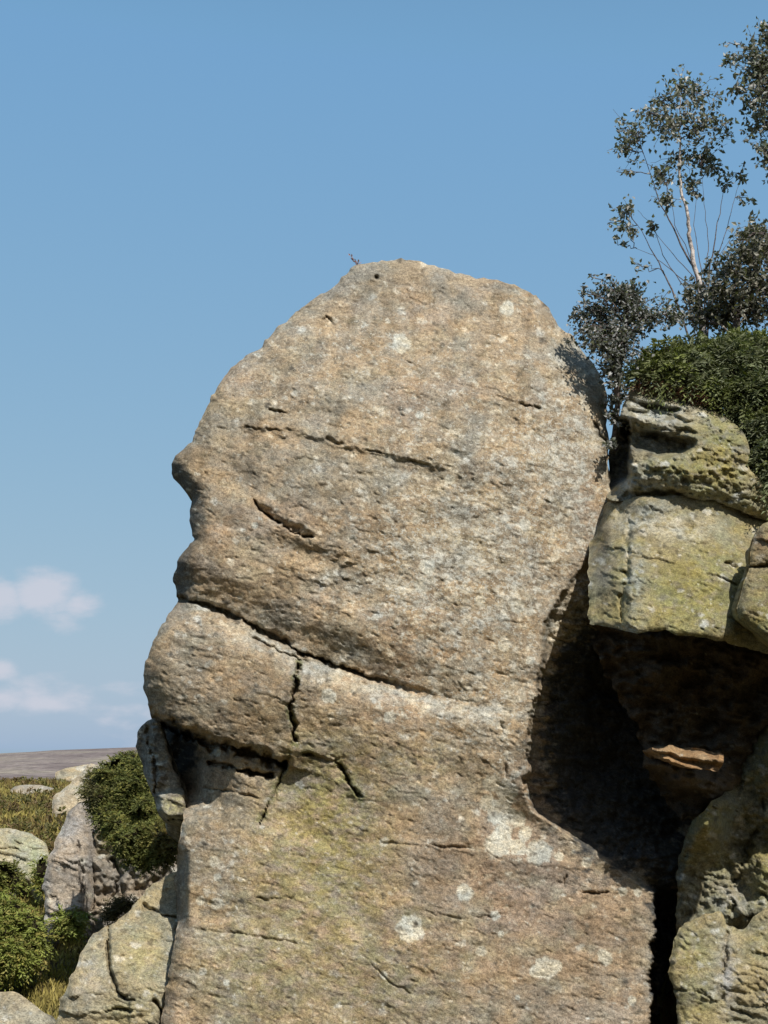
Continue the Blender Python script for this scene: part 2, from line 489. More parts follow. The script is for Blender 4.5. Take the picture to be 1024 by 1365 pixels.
def build_rock(name, outline, Y0, depth, colour, step=2.5, R=40, k=1.0, jit=1.2, thick=1.5, mat=None, seed=0,
               parts=None, label=None, cat='rock', relief=1.0, group=None, squash=0.6, taper=0.3, bed=1.0):
    """A rock as a closed mesh: the weathered front is a dense displaced sheet, the sides roll
    round its outline and a coarser back closes it."""
    mat = mat or M_ROCK
    ol = smooth_outline(outline, 5.0, jit, seed)
    x0, y0 = ol.min(0) - step * 2; x1, y1 = ol.max(0) + step * 2
    xs = np.arange(x0, x1 + step, step); ys = np.arange(y0, y1 + step, step)
    X, Y = np.meshgrid(xs, ys)
    ins = in_poly(X, Y, ol)
    pad = np.pad(ins, 1)
    nb = np.zeros_like(ins)
    for dy in (0, 1, 2):
        for dx in (0, 1, 2):
            nb |= pad[dy:dy + ins.shape[0], dx:dx + ins.shape[1]]
    use = nb
    idx = np.full(X.shape, -1, np.int64)
    idx[use] = np.arange(use.sum())
    px, py = X[use].copy(), Y[use].copy()
    inside = ins[use]
    s, qx, qy, _, _ = seg_dist(px, py, ol, True)
    px[~inside] = qx[~inside]; py[~inside] = qy[~inside]
    s[~inside] = 0
    a = idx[:-1, :-1]; b = idx[:-1, 1:]; c = idx[1:, 1:]; d = idx[1:, :-1]
    ok = (a >= 0) & (b >= 0) & (c >= 0) & (d >= 0)
    anyin = ins[:-1, :-1] | ins[:-1, 1:] | ins[1:, 1:] | ins[1:, :-1]
    ok &= anyin
    quads = np.stack([a[ok], d[ok], c[ok], b[ok]], -1)
    sc = F / Y0
    Rv = R(px, py) if callable(R) else np.full(px.shape, float(R))
    u = 0.07 + 0.93 * np.clip(s / Rv, 0, 1)
    roll = -k * Rv / sc * (1 - np.sqrt(np.clip(1 - (1 - u) ** 2, 0, 1)))
    D = depth(px, py, s) + roll
    # weathering relief common to every rock (bedding dips gently to the right)
    ca, sa = math.cos(0.2), math.sin(0.2)
    U = px * ca + py * sa; W = -px * sa + py * ca
    q = 156.0 / sc * relief * (0.25 + 0.75 * sstep(0, 9, s))
    zone = 0.45 + 0.9 * sstep(-0.35, 0.5, fbm(U / 95, W / 60, 3, 0.5, seed + 40))
    D = D + q * (0.050 * fbm(U / 170, W / 110, 3, 0.5, seed + 1) + 0.015 * zone * fbm(U / 48, W / 32, 3, 0.55, seed + 5)
                 + 0.0065 * zone * fbm(U / 15, W / 13, 3, 0.6, seed + 8)
                 - 0.011 * sstep(0.40, 0.7, fbm(U / 15, W / 8, 2, 0.5, seed + 15)) + 0.004 * zone * fbm(U / 5.5, W / 4.5, 2, 0.6, seed + 18))
    bt = (W + 16 * fbm(U / 70, W / 45, 4, 0.6, seed + 20)) / (10 + 3 * seed % 4)
    saw = bt - np.floor(bt)
    D = D + q * 0.010 * bed * saw * sstep(0.05, 0.45, fbm(U / 80, W / 34, 3, 0.6, seed + 24))
    bt = (W + 24 * fbm(U / 110, W / 60, 4, 0.6, seed + 26)) / 31
    saw = bt - np.floor(bt)
    D = D + q * 0.015 * bed * saw * sstep(0.15, 0.5, fbm(U / 120, W / 60, 3, 0.6, seed + 28))
    pos = P(px, py, Y0 - D)
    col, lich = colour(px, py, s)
    # closing back
    e = np.concatenate([quads[:, [0, 1]], quads[:, [1, 2]], quads[:, [2, 3]], quads[:, [3, 0]]])
    key = np.minimum(e[:, 0], e[:, 1]) * 10000000 + np.maximum(e[:, 0], e[:, 1])
    uq, inv, cnt = np.unique(key, return_inverse=True, return_counts=True)
    be = e[cnt[inv] == 1]
    nxt = {}
    for p_, q_ in be:
        nxt.setdefault(int(p_), []).append(int(q_))
    loops = []
    while nxt:
        st = next(iter(nxt)); loop = [st]; cur = st
        while True:
            o = nxt[cur]; n_ = o.pop()
            if not o: del nxt[cur]
            if n_ == st or n_ not in nxt: break
            loop.append(n_); cur = n_
        loops.append(loop)
    loops.sort(key=len, reverse=True)
    loop = np.array(loops[0])
    ring = pos[loop]
    cen = ring.mean(0)
    allV = [pos]; allC = [col]; allL = [lich]; faces2 = []
    base = len(pos); prev = loop; m_ = len(loop)
    maxy = ring[:, 1]
    K = 7
    far = Y0 + thick
    for kk in range(1, K + 1):
        t = kk / K
        shrink = 1 - squash * (1 - math.sqrt(max(0, 1 - (t * 0.98) ** 2)))
        shrink -= taper * t
        r = cen + (ring - cen) * np.array([shrink, 1, shrink])
        r[:, 1] = maxy + (np.maximum(far, maxy + 0.1) - maxy) * t
        r[:, 0] += 0.09 * min(156.0 / sc, 1.0) * fbm(ring[:, 2] * 1.3 + t * 3, ring[:, 0] * 1.3 - t * 2, 3, 0.5, seed + 30) * min(1, t * 3)
        r[:, 2] += 0.05 * min(156.0 / sc, 1.0) * fbm(ring[:, 0] * 1.3 + t * 3, ring[:, 2] * 1.3 + t * 2, 3, 0.5, seed + 31) * min(1, t * 3)
        ids = np.arange(base, base + m_); base += m_
        allV.append(r); allC.append(col[loop]); allL.append(lich[loop])
        faces2.append(np.stack([prev, ids, np.roll(ids, -1), np.roll(prev, -1)], -1)[:, ::-1])
        prev = ids
    allV.append(np.array([[cen[0], far + 0.1, cen[2]]])); allC.append(col[loop].mean(0)[None]); allL.append(np.array([0.2]))
    cap = np.stack([prev, np.full(m_, base), np.full(m_, base), np.roll(prev, -1)], -1)
    V = np.concatenate(allV); CC = np.concatenate(allC); LL = np.concatenate(allL)
    back = np.concatenate(faces2)
    cap3 = np.stack([prev, np.full(m_, base), np.roll(prev, -1)], -1)[:, ::-1]

    def tri(qd):
        return np.concatenate([qd[:, [0, 1, 2]], qd[:, [0, 2, 3]]])

    def emit(nm, tris):
        ii, inv_ = np.unique(tris, return_inverse=True)
        tr = inv_.reshape(tris.shape)
        good = (tr[:, 0] != tr[:, 1]) & (tr[:, 1] != tr[:, 2]) & (tr[:, 0] != tr[:, 2])
        return new_mesh(nm, V[ii], tr[good], mat, attrs={'Col': CC[ii], 'lich': LL[ii]})
    T_front = tri(quads); T_back = np.concatenate([tri(back), cap3])
    if parts is None:
        o = emit(name, np.concatenate([T_front, T_back]))
        return tag(o, label, cat, group)
    zmin = V[:, 2].min()
    root = thing(name, (cen[0], Y0, zmin), label, cat, group)
    cx = px[T_front].mean(1); cy = py[T_front].mean(1)
    lab = parts[0](cx, cy)
    for i, nm in enumerate(parts[1]):
        t_ = T_front[lab == i]
        if i == parts[2]:
            t_ = np.concatenate([t_, T_back])
        if len(t_):
            attach(emit(nm, t_), root)
    return root


def groove(x, y, line, width, depth, wob=2.0, seed=0, broken=0.0, taper=0.06):
    """a crack: sharp V groove along a polyline with a wandering edge"""
    wx = x + wob * fbm(x / 13, y / 13, 3, 0.6, seed); wy = y + wob * fbm(x / 13 + 9, y / 13, 3, 0.6, seed + 4)
    d, _, _, sd, arc = seg_dist(wx, wy, line)
    w = width * np.clip(0.75 + 1.1 * fbm(x / 26, y / 26, 3, 0.6, seed + 2), 0.3, 1.7)
    amp = sstep(0, taper, arc) * sstep(1, 1 - taper, arc)
    if broken:
        amp = amp * sstep(-broken, 0.25, fbm(x / 34, y / 34, 2, 0.5, seed + 6))
    return -depth * amp * np.exp(-(d / np.maximum(w, 0.8)) ** 2), d * sd, arc


def disc(x, y, cx, cy, r, seed=0):
    th = fbm(x / 9 + cx, y / 9 + cy, 3, 0.6, seed)
    return sstep(1.05, 0.85, np.hypot(x - cx, y - cy) / r + 0.28 * th)


def spots(n, box, dens, rmin, rmax, seed):
    """raster of discrete crust-lichen spots; returns a sampler"""
    r_ = np.random.default_rng(seed)
    x0, y0, x1, y1 = box
    H, W_ = int(y1 - y0) + 2, int(x1 - x0) + 2
    cv = np.zeros((H, W_), np.float32)
    cx = r_.uniform(x0, x1, n); cy = r_.uniform(y0, y1, n)
    if dens is not None:
        k = r_.random(n) < dens(cx, cy)
        cx, cy = cx[k], cy[k]
    rad = rmin + (rmax - rmin) * r_.random(len(cx)) ** 4.5
    for a_, b_, r in zip(cx, cy, rad):
        R2 = int(r * 1.6 + 2)
        i0, j0 = int(b_ - y0), int(a_ - x0)
        ys_ = np.arange(max(0, i0 - R2), min(H, i0 + R2 + 1)); xs_ = np.arange(max(0, j0 - R2), min(W_, j0 + R2 + 1))
        if len(ys_) == 0 or len(xs_) == 0: continue
        dx = xs_[None, :] + x0 - a_; dy = (ys_[:, None] + y0 - b_) * 1.25
        th = np.arctan2(dy, dx); p1, p2, p3 = r_.uniform(0, 6.28, 3)
        rr = r * (1 + 0.22 * np.sin(2 * th + p1) + 0.16 * np.sin(3 * th + p2) + 0.14 * np.sin(5 * th + p3))
        v = np.clip((rr - np.hypot(dx, dy)) / 1.1 + 0.5, 0, 1) * r_.uniform(0.45, 1.0)
        w = cv[ys_[0]:ys_[-1] + 1, xs_[0]:xs_[-1] + 1]
        np.maximum(w, v, out=w)

    def f(x, y):
        u = np.clip(x - x0, 0, W_ - 1.01); v = np.clip(y - y0, 0, H - 1.01)
        i = v.astype(int); j = u.astype(int); fu = u - j; fv = v - i
        return (cv[i, j] * (1 - fu) + cv[i, j + 1] * fu) * (1 - fv) + (cv[i + 1, j] * (1 - fu) + cv[i + 1, j + 1] * fu) * fv
    return f


# ---- the tall face-like pillar
MOUTH = [(215, 799), (237, 800), (262, 802), (300, 815), (345, 838), (372, 851), (400, 870), (440, 883), (500, 905), (560, 922), (640, 938), (700, 936)]
MOUTH2 = [(330, 845), (372, 868), (410, 882)]
BROW = [(316, 571), (360, 572), (400, 577), (450, 589), (478, 598), (520, 606), (570, 620), (614, 625)]
CHINV = [(399, 884), (393, 915), (387, 945), (391, 972), (394, 992)]
CHINV2 = [(385, 1004), (377, 1030), (364, 1062), (345, 1102)]
NOTCH = [(402, 1005), (430, 1011), (455, 1017), (461, 1038), (474, 1052), (484, 1068)]
CHINB = [(196, 955), (222, 968), (262, 984), (300, 995), (345, 1008), (384, 1020)]
CHINB2 = [(275, 1014), (305, 1022), (340, 1031), (368, 1034)]
GULLY = [(798, 712), (786, 732), (768, 760), (745, 792), (722, 832), (720, 878), (708, 938), (700, 1000), (698, 1060), (706, 1080),
         (742, 1104), (782, 1130), (832, 1166), (872, 1192), (871, 1240), (864, 1290), (868, 1340), (866, 1520), (1000, 1520), (1000, 700)]
PILLAR = [(466, 356), (480, 352), (504, 348), (535, 346), (556, 347), (578, 354), (609, 363), (636, 370), (663, 373), (691, 383), (714, 394),
          (731, 412), (746, 435), (760, 445), (776, 466), (793, 487), (804, 510), (808, 533), (812, 580), (809, 611), (812, 642), (816, 668),
          (850, 700), (900, 760), (930, 900), (950, 1200), (950, 1510), (215, 1510), (217, 1365), (223, 1316), (230, 1264), (236, 1234),
          (234, 1190), (235, 1149), (240, 1110), (247, 1076), (240, 1042), (224, 1007), (207, 964), (196, 939), (191, 904), (200, 866), (217, 832),
          (234, 804), (238, 798), (232, 776), (235, 754), (244, 738), (259, 718), (254, 700), (253, 682), (256, 663), (244, 650), (231, 636),
          (229, 619), (236, 605), (252, 592), (265, 568), (281, 533), (302, 498), (328, 475), (349, 463), (363, 441), (383, 428), (412, 402), (440, 385), (461, 368)]


def pillar_R(x, y):
    r = np.full(x.shape, 24.0)
    r += 50 * blob(x, y, 800, 480, 90, 80)
    r += 6 * blob(x, y, 330, 470, 120, 80)
    r += 6 * blob(x, y, 240, 640, 40, 40) + 24 * blob(x, y, 200, 950, 60, 60)
    r += -6 * blob(x, y, 230, 1200, 60, 110)
    r += -10 * blob(x, y, 237, 800, 25, 12)
    return np.maximum(r, 12)


def pillar_depth(x, y, s):
    D = np.zeros(x.shape)
    # broad form: gentle bulge, the base recedes to the right, the head leans back at the top
    D += 0.22 * blob(x, y, 430, 720, 330, 300)
    D -= 0.50 * sstep(640, 345, y) * sstep(700, 380, y)
    D -= 0.22 * sstep(560, 900, x) * sstep(940, 1160, y)
    D -= 0.28 * sstep(640, 820, x) * sstep(980, 760, y)
    D += 0.16 * sstep(1050, 1400, y) * sstep(760, 420, x)
    # forehead step over the brow crack
    g, sd, ar = groove(x, y, BROW, 1.8, 0.05, 4, 3, 0.2)
    on = sstep(-0.02, 0.05, ar) * sstep(1.0, 0.85, ar)
    D += g - 0.035 * on * sstep(-2, 6, sd) * sstep(60, 8, np.abs(sd))
    # mouth: upper block overhangs a bright ledge
    g, sd, ar = groove(x, y, MOUTH, 4.0, 0.19, 4, 9)
    am = sstep(0.85, 0.42, ar)
    D += g * (0.06 + 0.94 * am)
    D -= (0.10 * am + 0.025) * sstep(-55, -1, sd) * sstep(40, 6, sd)          # overhang curls in, ledge comes back out
    D += (0.03 + 0.07 * am) * sstep(2, 26, sd) * sstep(170, 40, sd)
    D += groove(x, y, MOUTH2, 2.4, 0.08, 3, 14)[0]
    # eye: two lens-shaped hollows with a hanging lid
    ln = [(338, 667), (350, 683), (364, 692), (380, 700), (392, 709), (404, 713), (421, 715)]
    d, _, _, sg, ar = seg_dist(x + 3 * fbm(x / 10, y / 10, 3, 0.6, 70), y + 3 * fbm(x / 10, y / 10, 3, 0.6, 74), ln)
    up = -d * sg                         # distance above the lower rim
    hh = np.interp(ar, [0, 0.25, 0.47, 0.75, 1.0], [3, 12, 8, 16, 4])
    dep = np.interp(ar, [0, 0.2, 0.47, 0.7, 1.0], [0.01, 0.10, 0.06, 0.14, 0.01])
    D -= dep * sstep(1.1, 0.05, up / hh) * sstep(-2.0, 0.8, up) * (d < 26)
    D += groove(x, y, [(337, 666), (350, 683), (364, 692), (376, 698)], 1.5, 0.13, 3, 78)[0] + groove(x, y, [(376, 700), (392, 711), (404, 715), (420, 716)], 2.0, 0.18, 3, 79)[0]
    D -= 0.05 * blob(x, y, 400, 735, 60, 12, 0.35) + 0.07 * blob(x, y, 330, 640, 20, 34, -0.5)
    # weathered hollow on the cheek
    D -= 0.05 * blob(x, y, 480, 780, 45, 28, 0.5)
    # rough scab of broken layers under the eye
    D += 0.02 * sstep(0.1, 0.5, fbm(x / 20, y / 9, 3, 0.6, 88)) * blob(x, y, 455, 760, 70, 50, 0.5)
    # nose bridge and brow turn away from the sun on the left
    D -= 0.12 * sstep(285, 235, x) * sstep(640, 680, y) * sstep(740, 700, y)
    D -= 0.20 * sstep(262, 226, x + 0.5 * (640 - y)) * blob(x, y, 236, 640, 30, 22)
    D -= 0.16 * blob(x, y, 232, 778, 24, 34)
    # chin block stands proud and hangs over the neck
    gv = groove(x, y, CHINV, 2.6, 0.20, 4, 19, 0, 0.03)
    D += gv[0]
    gb, sb, ab = groove(x, y, CHINB, 6.0, 0.30, 5, 23, 0, 0.02)
    chin = sstep(404, 390, x) * sstep(800, 850, y)
    left = sstep(330, 225, x)
    D += 0.10 * chin * sstep(12, -18, sb) * blob(x, y, 290, 930, 160, 90)
    under = sstep(-12, 4, sb) * sstep(430, 385, x) * sstep(850, 930, y)
    D -= under * (0.08 + 0.85 * left) * sstep(112, 66, sb)
    D += gb * 1.2
    D += groove(x, y, CHINB2, 3.6, 0.26, 4, 27)[0]
    D += groove(x, y, CHINV2, 1.9, 0.11, 3, 29, 0.8)[0]
    D += groove(x, y, NOTCH, 2.6, 0.16, 5, 33, 0.5, 0.03)[0]
    gn = groove(x, y, NOTCH, 3, 0.0, 3, 33)[1]
    D -= 0.05 * poly_mask(x, y, [(394, 1008), (455, 1016), (462, 1045), (480, 1068), (440, 1130), (380, 1120), (372, 1050)], 10)
    # shelf of the neck
    D -= 0.12 * poly_mask(x, y, [(236, 985), (300, 1004), (268, 1022), (262, 1052), (244, 1078), (225, 1030)], 10)
    # dark side of the base on the left
    D -= 0.35 * sstep(254, 236, x) * sstep(1120, 1160, y) * sstep(1250, 1215, y)
    # gully cut into the right of the pillar
    wob = (3 + 6 * sstep(850, 960, y)) * fbm(x / 24, y / 24, 4, 0.65, 41)
    d = seg_dist(x + wob, y + wob, GULLY, True)[0]
    ingul = in_poly(x + wob, y + wob, GULLY)
    gd = np.where(ingul, d, 0)
    low = sstep(1010, 1190, y)
    flat = sstep(930, 760, y)                                              # upper part is only a cast shadow
    D -= np.where(ingul, (1 - 0.75 * flat) * (0.45 * sstep(0, 10, gd) + 0.85 * sstep(0, 130, gd)), 0)
    D -= 0.9 * np.where(ingul, sstep(1150, 1230, y) * sstep(0, 4, gd), 0)
    D += np.where(ingul, sstep(0, 30, gd) * (0.16 * fbm(x / 34, y / 24, 4, 0.6, 43)), 0)
    D -= 0.14 * blob(x, y, 690, 1090, 70, 30, 0.5)
    # small cracks
    for i, (ln, w, dp) in enumerate([([(338, 1196), (360, 1199), (396, 1196)], 1.6, 0.05), ([(500, 1124), (560, 1127), (640, 1131)], 1.6, 0.05),
                                     ([(768, 1188), (790, 1190), (814, 1188)], 1.7, 0.08), ([(690, 537), (706, 541), (722, 544)], 2.0, 0.09),
                                     ([(515, 520), (545, 518)], 1.6, 0.06), ([(428, 428), (436, 420), (444, 432)], 2.0, 0.08),
                                     ([(355, 546), (375, 549), (392, 550)], 1.8, 0.07), ([(250, 1238), (330, 1246), (420, 1262)], 1.5, 0.04),
                                     ([(262, 1050), (310, 1055), (350, 1066)], 2.0, 0.07), ([(792, 560), (800, 580), (812, 592)], 2.2, 0.10),
                                     ([(560, 1215), (620, 1225), (680, 1218)], 1.4, 0.03), ([(670, 960), (668, 1000), (676, 1040)], 2.2, 0.07),
                                     ([(755, 1165), (753, 1185)], 1.8, 0.06), ([(480, 1270), (520, 1310), (560, 1330)], 1.4, 0.03)]):
        D += groove(x, y, ln, w, dp, 3, 50 + i, 0.7, 0.15)[0]
    # small round pit near the crown
    D -= 0.10 * blob(x, y, 502, 370, 2.6, 2.6)
    return D


def pillar_colour(x, y, s):
    n = fbm(x / 60, y / 40, 4, 0.6, 61)
    n2 = fbm(x / 22, y / 12, 4, 0.65, 66)
    col = np.tile(np.array([0.320, 0.257, 0.183]), (len(x), 1))
    col = mixcol(col, 0.55 * sstep(-0.1, 0.5, n), (0.292, 0.218, 0.134))
    col = mixcol(col, 0.6 * sstep(0.0, 0.5, -n), (0.300, 0.268, 0.195))
    col = mixcol(col, 0.55 * sstep(0.15, 0.55, n2), (0.215, 0.185, 0.125))
    big = fbm(x / 130 + 3, y / 85, 4, 0.55, 401); big2 = fbm(x / 150, y / 110 + 7, 4, 0.55, 411)
    col = mixcol(col, 0.55 * sstep(0.05, 0.45, big), (0.262, 0.238, 0.185))
    col = mixcol(col, 0.50 * sstep(0.10, 0.5, big2), (0.335, 0.250, 0.178))
    strk = fbm(x / 20 + 0.1 * y / 20, y / 240, 4, 0.55, 421)
    col = col * (1 - 0.22 * sstep(0.1, 0.55, strk))[:, None]
    # grey cap along the crown
    col = mixcol(col, 0.6 * sstep(60, 5, s) * sstep(520, 400, y) * sstep(720, 560, x), (0.27, 0.245, 0.195))
    # blackened crust, plus painted-in shade on the profile's left edges
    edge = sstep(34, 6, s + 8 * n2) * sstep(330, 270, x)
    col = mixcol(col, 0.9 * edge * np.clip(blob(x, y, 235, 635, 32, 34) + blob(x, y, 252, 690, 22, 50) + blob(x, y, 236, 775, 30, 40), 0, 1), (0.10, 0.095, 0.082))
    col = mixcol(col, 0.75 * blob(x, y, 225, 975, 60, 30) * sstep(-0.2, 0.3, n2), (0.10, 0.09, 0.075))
    col = mixcol(col, 0.6 * blob(x, y, 340, 480, 36, 26), (0.22, 0.20, 0.165))
    # yellow-green algae of the base
    for (cx, cy, rx, ry, a) in ((430, 1085, 70, 100, 1.0), (480, 1160, 60, 70, 0.6), (500, 1290, 130, 90, 0.6), (330, 1300, 90, 90, 0.45), (380, 1180, 60, 70, 0.5), (560, 1010, 70, 40, 0.35), (455, 1180, 50, 60, 0.5)):
        col = mixcol(col, a * blob(x, y, cx, cy, rx, ry) * sstep(-0.5, 0.3, n2), (0.262, 0.232, 0.098))
    # purplish bare stone low on the right
    col = mixcol(col, 0.75 * blob(x, y, 690, 1210, 200, 120) * sstep(-0.6, 0.2, n), (0.268, 0.200, 0.148))
    col = mixcol(col, 0.5 * blob(x, y, 650, 1150, 110, 40) * sstep(-0.4, 0.2, n2), (0.215, 0.155, 0.11))
    # rusty bands
    for (cx, cy, rx, ry, a) in ((580, 870, 70, 22, 0.7), (590, 965, 70, 30, 0.45), (480, 715, 40, 40, 0.3), (300, 700, 40, 30, 0.45), (700, 400, 40, 30, 0.55), (330, 930, 90, 40, 0.35)):
        col = mixcol(col, a * blob(x, y, cx, cy, rx, ry, 0.2) * sstep(-0.3, 0.4, n2), (0.310, 0.195, 0.100))
    # grey scabs
    for (cx, cy, rx, ry, a) in ((470, 770, 50, 36, 0.7), (590, 630, 60, 25, 0.4), (440, 620, 70, 22, 0.4), (400, 500, 50, 30, 0.35), (430, 850, 60, 20, 0.4), (780, 505, 40, 60, 0.6)):
        col = mixcol(col, a * blob(x, y, cx, cy, rx, ry, 0.2) * sstep(-0.2, 0.3, n2), (0.250, 0.235, 0.195))
    # pale bare ledge under the mouth
    d, _, _, sd, ar = seg_dist(x, y, MOUTH)
    led = sstep(3, 8, d * sd) * sstep(34, 12, d * sd) * sstep(-0.5, 0.2, n2)
    col = mixcol(col, 0.85 * led * sstep(0.1, 0.3, ar), (0.41, 0.385, 0.32))
    for cl_, a_ in ((CHINV, 0.8), (CHINV2, 0.6), (NOTCH, 0.5)):
        dd = seg_dist(x + 4 * n2, y + 4 * n, cl_)[0]
        col = mixcol(col, a_ * sstep(8, 3, dd) * sstep(-0.3, 0.2, n2), (0.135, 0.140, 0.055))
    # broad pale lichen patches with their own outlines
    pn = fbm(x / 17, y / 12, 4, 0.62, 92)
    dens = 0.9 * blob(x, y, 690, 740, 190, 230) + 0.7 * blob(x, y, 560, 760, 120, 90) + 0.6 * blob(x, y, 620, 940, 120, 40) + 0.35 * blob(x, y, 400, 480, 200, 90) + 0.9 * blob(x, y, 672, 1040, 26, 70) + 0.7 * blob(x, y, 760, 560, 60, 130)
    dens += 0.35 * blob(x, y, 280, 1130, 50, 100) + 0.35 * blob(x, y, 300, 830, 60, 40)
    col = mixcol(col, 0.85 * sstep(0.56, 0.64, pn + 0.40 * np.clip(dens, 0, 1.2)), (0.46, 0.425, 0.345))
    for i, (cx, cy, r) in enumerate([(547, 1238, 20), (620, 1190, 13), (664, 1125, 19), (690, 1130, 12), (718, 1136, 19), (746, 1142, 7), (782, 1150, 8), (727, 1290, 17), (742, 1288, 9),
                                     (714, 1294, 9), (808, 1278, 10), (804, 1272, 8), (843, 1334, 7), (660, 1220, 7), (690, 1330, 4), (512, 1300, 6), (270, 1295, 6), (302, 1310, 5), (268, 1200, 7),
                                     (290, 1205, 9), (286, 1148, 8), (290, 1170, 6), (512, 1122, 7), (642, 1268, 8), (668, 1245, 5), (290, 1003, 6), (560, 553, 6), (676, 411, 11), (535, 458, 14),
                                     (438, 928, 11), (520, 956, 9), (610, 720, 7), (690, 808, 10), (570, 755, 12), (560, 780, 9), (600, 640, 8), (700, 700, 9), (655, 690, 8), (650, 1070, 12),
                                     (668, 1082, 20), (655, 1045, 13), (690, 1092, 12), (676, 1056, 15), (672, 1108, 12), (700, 1112, 10), (830, 1188, 7), (850, 1190, 6), (340, 700, 5), (640, 800, 8), (672, 860, 9), (706, 880, 7)]):
        col = mixcol(col, 0.85 * disc(x, y, cx, cy, r * 0.95, 200 + i), (0.50, 0.48, 0.40))
    def dn_(a_, b_):
        return np.clip(0.10 + 0.75 * blob(a_, b_, 690, 740, 190, 230) + 0.5 * blob(a_, b_, 560, 760, 140, 110) + 0.55 * blob(a_, b_, 620, 940, 130, 45) + 0.10 * blob(a_, b_, 400, 480, 220, 100)
                       + 0.9 * blob(a_, b_, 672, 1050, 30, 80) + 0.4 * blob(a_, b_, 280, 1130, 60, 110) + 0.3 * blob(a_, b_, 290, 860, 80, 60), 0, 1)
    sp = spots(9500, (180, 340, 960, 1515), dn_, 1.1, 6.5, 5)(x, y)
    col = mixcol(col, 0.85 * sp, (0.50, 0.47, 0.395))
    sp = spots(3200, (180, 340, 960, 1515), None, 0.9, 4.5, 6)(x, y)
    col = mixcol(col, 0.85 * sp, (0.085, 0.075, 0.06))
    # dark bare stone inside the cracks is left to the light; left base edge's shaded side painted black, brown patch below
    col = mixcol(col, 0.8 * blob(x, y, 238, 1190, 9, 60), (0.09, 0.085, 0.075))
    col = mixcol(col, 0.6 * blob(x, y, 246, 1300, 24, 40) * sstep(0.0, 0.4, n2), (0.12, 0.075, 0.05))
    col = mixcol(col, sstep(0.3, 0.55, 0.9 * blob(x, y, 226, 1000, 42, 50) + 0.3 * n2), (0.055, 0.052, 0.047))      # shade under the chin painted in as a near-black patch
    # gully shadow painted in as a noise-edged near-black patch
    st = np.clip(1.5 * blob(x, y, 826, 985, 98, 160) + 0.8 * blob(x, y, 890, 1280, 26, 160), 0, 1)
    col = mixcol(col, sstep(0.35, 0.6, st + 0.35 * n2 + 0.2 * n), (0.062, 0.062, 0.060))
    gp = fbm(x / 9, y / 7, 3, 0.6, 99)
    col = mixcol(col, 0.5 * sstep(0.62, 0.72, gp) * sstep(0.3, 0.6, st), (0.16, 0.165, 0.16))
    # salt-and-pepper flecks: pale crust, dark pits
    f1 = fbm(x / 7.5, y / 6, 3, 0.6, 301); f2 = fbm(x / 6, y / 4.8, 3, 0.6, 311)
    dn = np.clip(dens, 0, 1)
    col = mixcol(col, 0.5 * sstep(0.34, 0.62, f1 + 0.18 * dn) * (1 - st), (0.42, 0.38, 0.295))
    col = mixcol(col, 0.60 * sstep(0.40, 0.66, f2 + 0.10 * n2), (0.12, 0.10, 0.075))
    lich = 0.25 + 0.85 * np.clip(dens, 0, 1) + 0.2 * blob(x, y, 450, 560, 250, 160) - 0.3 * blob(x, y, 700, 1220, 180, 110) - 0.5 * st
    return col, np.clip(lich, 0, 1.2)


def pillar_parts(x, y):
    lab = np.zeros(x.shape, int)                     # 0 head block
    d, _, _, sd, ar = seg_dist(x, y, MOUTH)
    below = (d * sd > 0) & (x < 900)
    lab[below & (y > 780)] = 2
    lab[(x >= 700) & (y > 936)] = 2
    dv, _, _, sv, _ = seg_dist(x, y, CHINV + CHINV2[:1])
    chin = (lab == 2) & (sv * dv > 0) & (x < 400) & (y < 1000 + 0.2 * (x - 300))
    lab[chin & (seg_dist(x, y, CHINB)[3] < 0)] = 1
    slab = in_poly(x, y, [(394, 992), (455, 1017), (461, 1038), (484, 1068), (440, 1140), (345, 1102), (364, 1062), (377, 1030), (385, 1004)])
    lab[(lab == 2) & slab] = 3
    return lab


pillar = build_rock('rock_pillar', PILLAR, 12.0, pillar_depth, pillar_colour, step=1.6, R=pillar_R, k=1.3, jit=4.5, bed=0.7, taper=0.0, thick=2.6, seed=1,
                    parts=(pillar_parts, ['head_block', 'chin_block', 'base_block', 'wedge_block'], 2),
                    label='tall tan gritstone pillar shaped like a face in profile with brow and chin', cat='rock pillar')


# ---- generic colour for the other rocks
def rock_colour(base, alt, dark, seed, moss=None, patches=(), lichen=0.4, shade=()):
    def f(x, y, s):
        n = fbm(x / 45, y / 34, 4, 0.6, seed); n2 = fbm(x / 16, y / 11, 4, 0.65, seed + 7)
        col = np.tile(np.array(base, float), (len(x), 1))
        col = mixcol(col, 0.8 * sstep(-0.1, 0.4, n), alt)
        col = mixcol(col, 0.55 * sstep(0.15, 0.5, n2), dark)
        if moss is not None:
            for (cx, cy, rx, ry, a) in moss[1]:
                col = mixcol(col, a * blob(x, y, cx, cy, rx, ry) * sstep(-0.5, 0.2, n2), moss[0])
        for (cx, cy, rx, ry, c_, a) in patches:
            col = mixcol(col, a * blob(x, y, cx, cy, rx, ry) * sstep(-0.4, 0.15, n2), c_)
        pn = fbm(x / 12, y / 10, 4, 0.62, seed + 11)
        col = mixcol(col, 0.7 * sstep(0.62, 0.75, pn + 0.18 * lichen), (0.44, 0.425, 0.355))
        bxx = (x.min() - 2, y.min() - 2, x.max() + 2, y.max() + 2)
        ar_ = (bxx[2] - bxx[0]) * (bxx[3] - bxx[1])
        col = mixcol(col, 0.85 * spots(int(ar_ / 170 * lichen * 1.6), bxx, None, 1.2, 6.5, seed + 2)(x, y), (0.47, 0.45, 0.385))
        col = mixcol(col, 0.7 * spots(int(ar_ / 260), bxx, None, 1.0, 5.0, seed + 3)(x, y), tuple(0.38 * v for v in dark))
        return col, np.full(len(x), lichen)
    return f


